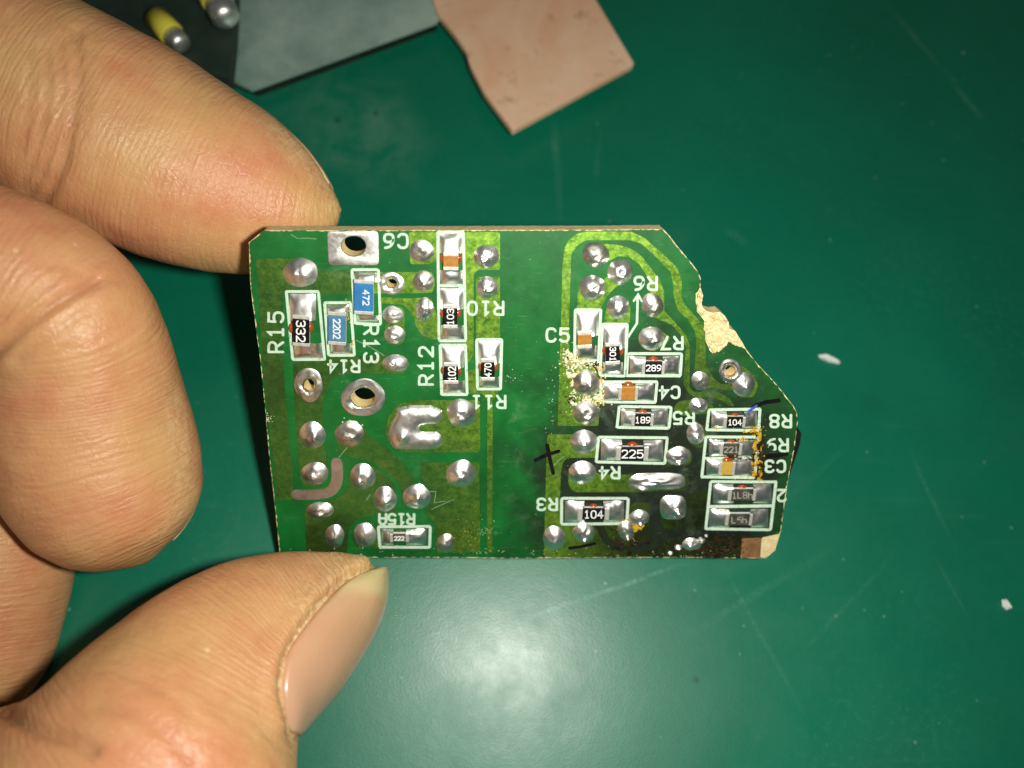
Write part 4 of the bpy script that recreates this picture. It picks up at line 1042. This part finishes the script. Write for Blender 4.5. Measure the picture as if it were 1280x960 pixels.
def nail_from_pairs(pairs, lift=.30, tuck=None, wrap=3, name='nail', inset=.97):
    """grid across the nail: pairs of (left px, right px) from root to tip"""
    rows = catmull([(*a, *b) for a, b in pairs], 4); nu = len(rows); nvv = 12
    vv = []; uv = []; ff = []
    for i, r in enumerate(rows):
        u = i / (nu - 1); A = np.array(r[:2]); B = np.array(r[2:])
        last = None; row = []
        for j in range(nvv + 1):
            v_ = j / nvv
            q = A + (B - A) * v_ * inset
            loc, nrm = hit(*q)
            if loc is None:
                row.append(None); continue
            lf = lift * (-.15 + 1.15 * min(1, v_ * 3.0)) * min(1, .35 + u * 5)
            row.append(loc + nrm * lf)
        ok = [k for k in range(nvv + 1) if row[k] is not None]
        if not ok: raise RuntimeError('nail misses the finger')
        for k in range(nvv + 1):
            if row[k] is None:
                if k > 2 and row[k - 1] is not None and row[k - 2] is not None:
                    d_ = row[k - 1] - row[k - 2]; st_ = min(np.linalg.norm(d_), .5)
                    row[k] = row[k - 1] + vn(vn(d_) + .35 * vn(row[k - 1] - CAM_POS)) * st_
                else: row[k] = row[min(ok, key=lambda t: abs(t - k))] + 0.0
        e = row[-1]; back = vn(e - CAM_POS); outw = vn(row[-1] - row[-4])
        for k in range(1, wrap + 1):
            tt = k / wrap
            row.append(e + outw * .45 * math.sin(tt * 1.5) + back * 1.3 * tt)
        for k, q in enumerate(row): vv.append(q); uv.append((u, k / (nvv + wrap), 0))
    W = nvv + 1 + wrap
    # even out the ray-cast roughness
    g = np.array(vv).reshape(nu, W, 3)
    for _ in range(4):
        h = g.copy(); h[1:-1, 1:-1] = (g[:-2, 1:-1] + g[2:, 1:-1] + g[1:-1, :-2] + g[1:-1, 2:] + 2 * g[1:-1, 1:-1]) / 6; g = h
    for _ in range(8):
        h = g.copy(); h[1:-1, -wrap - 3:] = (g[:-2, -wrap - 3:] + g[2:, -wrap - 3:] + g[1:-1, -wrap - 3:]) / 3; g = h
    vv = g.reshape(-1, 3)
    for i in range(nu - 1):
        for k in range(W - 1): ff.append((i * W + k, (i + 1) * W + k, (i + 1) * W + k + 1, i * W + k + 1))
    me = mesh_from(name, vv * MM, ff, True)
    at = me.attributes.new('nail_uv', 'FLOAT_VECTOR', 'POINT'); at.data.foreach_set('vector', np.array(uv).ravel())
    o = link(name, me, M_NAIL, hand)
    so = o.modifiers.new('t', 'SOLIDIFY'); so.thickness = .35 * MM; so.offset = 0
    return o
nail_from_pairs([((362, 912), (371, 917)), ((356, 886), (393, 894)), ((353, 852), (420, 866)), ((361, 815), (445, 832)), ((381, 785), (466, 796)), ((404, 757), (481, 764)), ((432, 730), (488, 737)), ((464, 713), (487, 717))])

# nails on the far sides of index, middle and ring fingers: curved plates hugging the back of the finger
def back_nail(nm, s0, s1, th0, th1, lift=.07, over=.2):
    st, C, rings = AX[nm]; vv = []; uv = []; ff = []
    nu, nw = 14, 12; L = len(C)
    for i in range(nu + 1):
        u = i / nu; k = (s0 + (s1 - s0) * u) * (L - 1); k0 = min(int(k), L - 2); t = k - k0
        c = C[k0] * (1 - t) + C[k0 + 1] * t; a = rings[k0][1] * (1 - t) + rings[k0 + 1][1] * t; b = rings[k0][2] * (1 - t) + rings[k0 + 1][2] * t
        if u > .85: a = a + vn(a) * (u - .85) * over * 4; b = b + vn(b) * (u - .85) * over * 4
        for j in range(nw + 1):
            th = th0 + (th1 - th0) * j / nw
            e = lift * math.sin(math.pi * j / nw) ** .4
            q = c + a * math.cos(th) + b * math.sin(th); q = q + vn(q - c) * (e - .28)
            vv.append(q * MM); uv.append((u, j / nw, 0))
    for i in range(nu):
        for j in range(nw):
            k = i * (nw + 1) + j; ff.append((k, k + nw + 1, k + nw + 2, k + 1))
    me = mesh_from('nail', vv, ff, True)
    at = me.attributes.new('nail_uv', 'FLOAT_VECTOR', 'POINT'); at.data.foreach_set('vector', np.array(uv).ravel())
    o = link('nail', me, M_NAIL, hand); so = o.modifiers.new('t', 'SOLIDIFY'); so.thickness = .35 * MM; so.offset = 0
    return o
NAILS = (('index', .74, .97, math.radians(-5), math.radians(75)), ('middle', .76, .96, math.radians(-5), math.radians(75)), ('ring', .78, .99, math.radians(-35), math.radians(80)))
for a in NAILS: back_nail(*a)

# ================================================================== THINGS LYING ON THE MAT
def plate(name, px_pts, h_bot, h_top, mat, r=1.5, tilt=None):
    """flat piece with the photo outline of its top face at height h_top (mm); tilt(px) adds height"""
    top = []
    for x, y in round_corners(px_pts, r):
        q = on_mat(x, y, h_top); top.append((q[0] * MM, q[1] * MM))
    c = np.mean(np.array(top), 0)
    v, f = slab([[(p[0] - c[0], p[1] - c[1]) for p in top]], h_bot * MM, h_top * MM)
    me = mesh_from(name, v, f)
    bmx = bmesh.new(); bmx.from_mesh(me)
    es = [e for e in bmx.edges if len(e.link_faces) == 2 and e.calc_face_angle(0) > 1.0 and abs(e.verts[0].co.z - e.verts[1].co.z) < 1e-6]
    bmesh.ops.bevel(bmx, geom=es, offset=.12 * MM, segments=2, affect='EDGES', clamp_overlap=True)
    bmx.to_mesh(me); bmx.free()
    o = link(name, me, mat); o.location = (c[0], c[1], 0); return o
M_PLATE = simple('grey_metal', (0.13, 0.24, 0.20), (0.40, 0.54, 0.46), 75, .45, metal=.25, b_s=.1)
M_COPPER = None
def make_copper():
    m, nt, b = mat_new('copper_sheet'); setp(b, metal=.25, rough=.45)
    v = coords(nt)
    n = noise_tex(nt, v, 90, 4, .6, .6); n2 = noise_tex(nt, v, 330, 5, .65); n3 = noise_tex(nt, v, 1400, 3, .6)
    c = mix(nt, mrange(nt, n, .35, .65), (0.88, 0.50, 0.30), (0.95, 0.66, 0.45))
    c = mix(nt, mrange(nt, n2, .57, .70, 0, .6), c, (0.40, 0.22, 0.12))
    c = mix(nt, mrange(nt, n3, .5, .8, 0, .2), c, (0.75, 0.5, 0.36))
    nt.links.new(c, b.inputs['Base Color']); nt.links.new(mrange(nt, n2, .3, .7, .4, .62), b.inputs['Roughness'])
    bump(nt, b, n3, .15, .04)
    return m
M_COPPER = make_copper()
pl = plate('metal_plate', [(314, 112), (547, 27), (580, -60), (585, -140), (20, -140), (20, -20), (200, 60)], 2.0, 2.4, M_PLATE)
tag(pl, 'dull grey metal plate with a straight edge behind the index finger', 'metal plate')
# dark slab below the grey skin, giving a dark band under its edge
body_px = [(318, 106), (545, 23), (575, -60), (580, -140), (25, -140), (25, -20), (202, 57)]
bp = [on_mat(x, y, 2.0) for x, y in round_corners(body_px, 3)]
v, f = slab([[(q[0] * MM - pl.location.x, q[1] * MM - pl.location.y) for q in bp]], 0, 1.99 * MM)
link('dark_slab', mesh_from('dark_slab', v, f), simple('dark_side', (0.004, 0.012, 0.009), (0.008, 0.02, 0.014), 300, .6), pl)
# dark block added for the plate's shadowed left section, with two silver-tipped yellow sleeves
hs = plate('dark_block', [(188, 82), (286, 98), (292, 40), (300, -120), (60, -120), (60, 10)], 2.41, 4.6, simple('dark_block', (0.010, 0.022, 0.016), (0.022, 0.04, 0.03), 200, .55), 6)
tag(hs, 'low dark block added for the shadowed left section of the grey plate', 'block')
M_YS = simple('yellow_sleeve', (0.60, 0.52, 0.03), (0.72, 0.64, 0.08), 400, .4)
def peg(p0, p1, h0, h1, r, label):
    a = on_mat(*p0, h0); b = on_mat(*p1, h1); ax = vn(b - a)
    s = vn(np.cross(ax, (0, 0, 1))); t = np.cross(s, ax); L = np.linalg.norm(b - a)
    root = bpy.data.objects.new('terminal_pin', None); col.objects.link(root); root.location = a * MM; root.empty_display_size = .002
    tag(root, label, 'pin', 'yellow pins on the dark housing')
    for nm, prof, mat in (('sleeve', [(0, 0), (0, r), (L * .6, r), (L * .62, r * .93), (L * .62, 0)], M_YS), ('tip', [(L * .6, 0), (L * .6, r * .9), (L * .93, r * .86), (L, r * .6), (L * 1.01, 0)], M_SOLDER_CLEAN)):
        n = 24; vv = []; ff = []
        for z, rr in prof:
            for i in range(n):
                q = ax * z + s * rr * math.cos(6.2832 * i / n) + t * rr * math.sin(6.2832 * i / n); vv.append(q * MM)
        for k in range(len(prof) - 1):
            for i in range(n): ff.append((k * n + i, (k + 1) * n + i, (k + 1) * n + (i + 1) % n, k * n + (i + 1) % n))
        me = mesh_from(nm, vv, ff, True)
        bmx = bmesh.new(); bmx.from_mesh(me); bmesh.ops.remove_doubles(bmx, verts=bmx.verts, dist=1e-7); bmesh.ops.recalc_face_normals(bmx, faces=bmx.faces); bmx.to_mesh(me); bmx.free()
        link(nm, me, mat, root)
peg((256, -34), (284, 26), 6.4, 6.4, 1.8, 'thick yellow pin with silver tip lying clear of the index finger')
peg((196, 22), (228, 58), 6.0, 6.0, 1.35, 'yellow pin with silver tip peeping out over the index finger')
cp = plate('copper_sheet', [(541, -2), (547, 16), (568, 42), (582, 62), (588, 82), (605, 115), (641, 163), (793, 80), (727, -30), (690, -90), (545, -90)], 2.45, 3.3, M_COPPER, 3)
tag(cp, 'tarnished copper sheet with a chipped side, one corner on the grey plate', 'copper sheet')
# it tips down from the plate onto the mat
bpy.context.view_layer.update()
def scrap(name, pts, h, label, seed):
    r = random.Random(seed); n = len(pts); vv = []; ff = []
    c = on_mat(*np.mean(np.array(pts), 0)) * MM
    for zz, k in ((0.02, .92), (h * .55, 1.0), (h, .72)):
        for p in pts:
            q = on_mat(*p) * MM; d = (q - c) * k
            vv.append((d[0] + r.gauss(0, .03) * MM, d[1] + r.gauss(0, .03) * MM, (zz + (r.uniform(-.08, .08) if zz > .05 else 0)) * MM))
    for k in range(2):
        for i in range(n): ff.append((k * n + i, k * n + (i + 1) % n, (k + 1) * n + (i + 1) % n, (k + 1) * n + i))
    ff += [tuple(range(n))[::-1], tuple(range(2 * n, 3 * n))]
    me = mesh_from(name, vv, ff)
    bmx = bmesh.new(); bmx.from_mesh(me); bmesh.ops.recalc_face_normals(bmx, faces=bmx.faces); bmx.to_mesh(me); bmx.free()
    o = link(name, me, M_WHITE); o.location = (c[0], c[1], 0); tag(o, label, 'scrap', 'white scraps on the mat'); return o
scrap('plastic_scrap', [(1022, 445), (1028, 443), (1038, 447), (1049, 453), (1048, 456), (1036, 453), (1024, 448)], .5, 'long thin white plastic sliver on the mat beside the broken corner', 1)
scrap('plastic_scrap', [(1250, 750), (1255, 749), (1259, 756), (1262, 761), (1258, 763), (1252, 758)], .5, 'small rounded white crumb on the open green mat', 2)
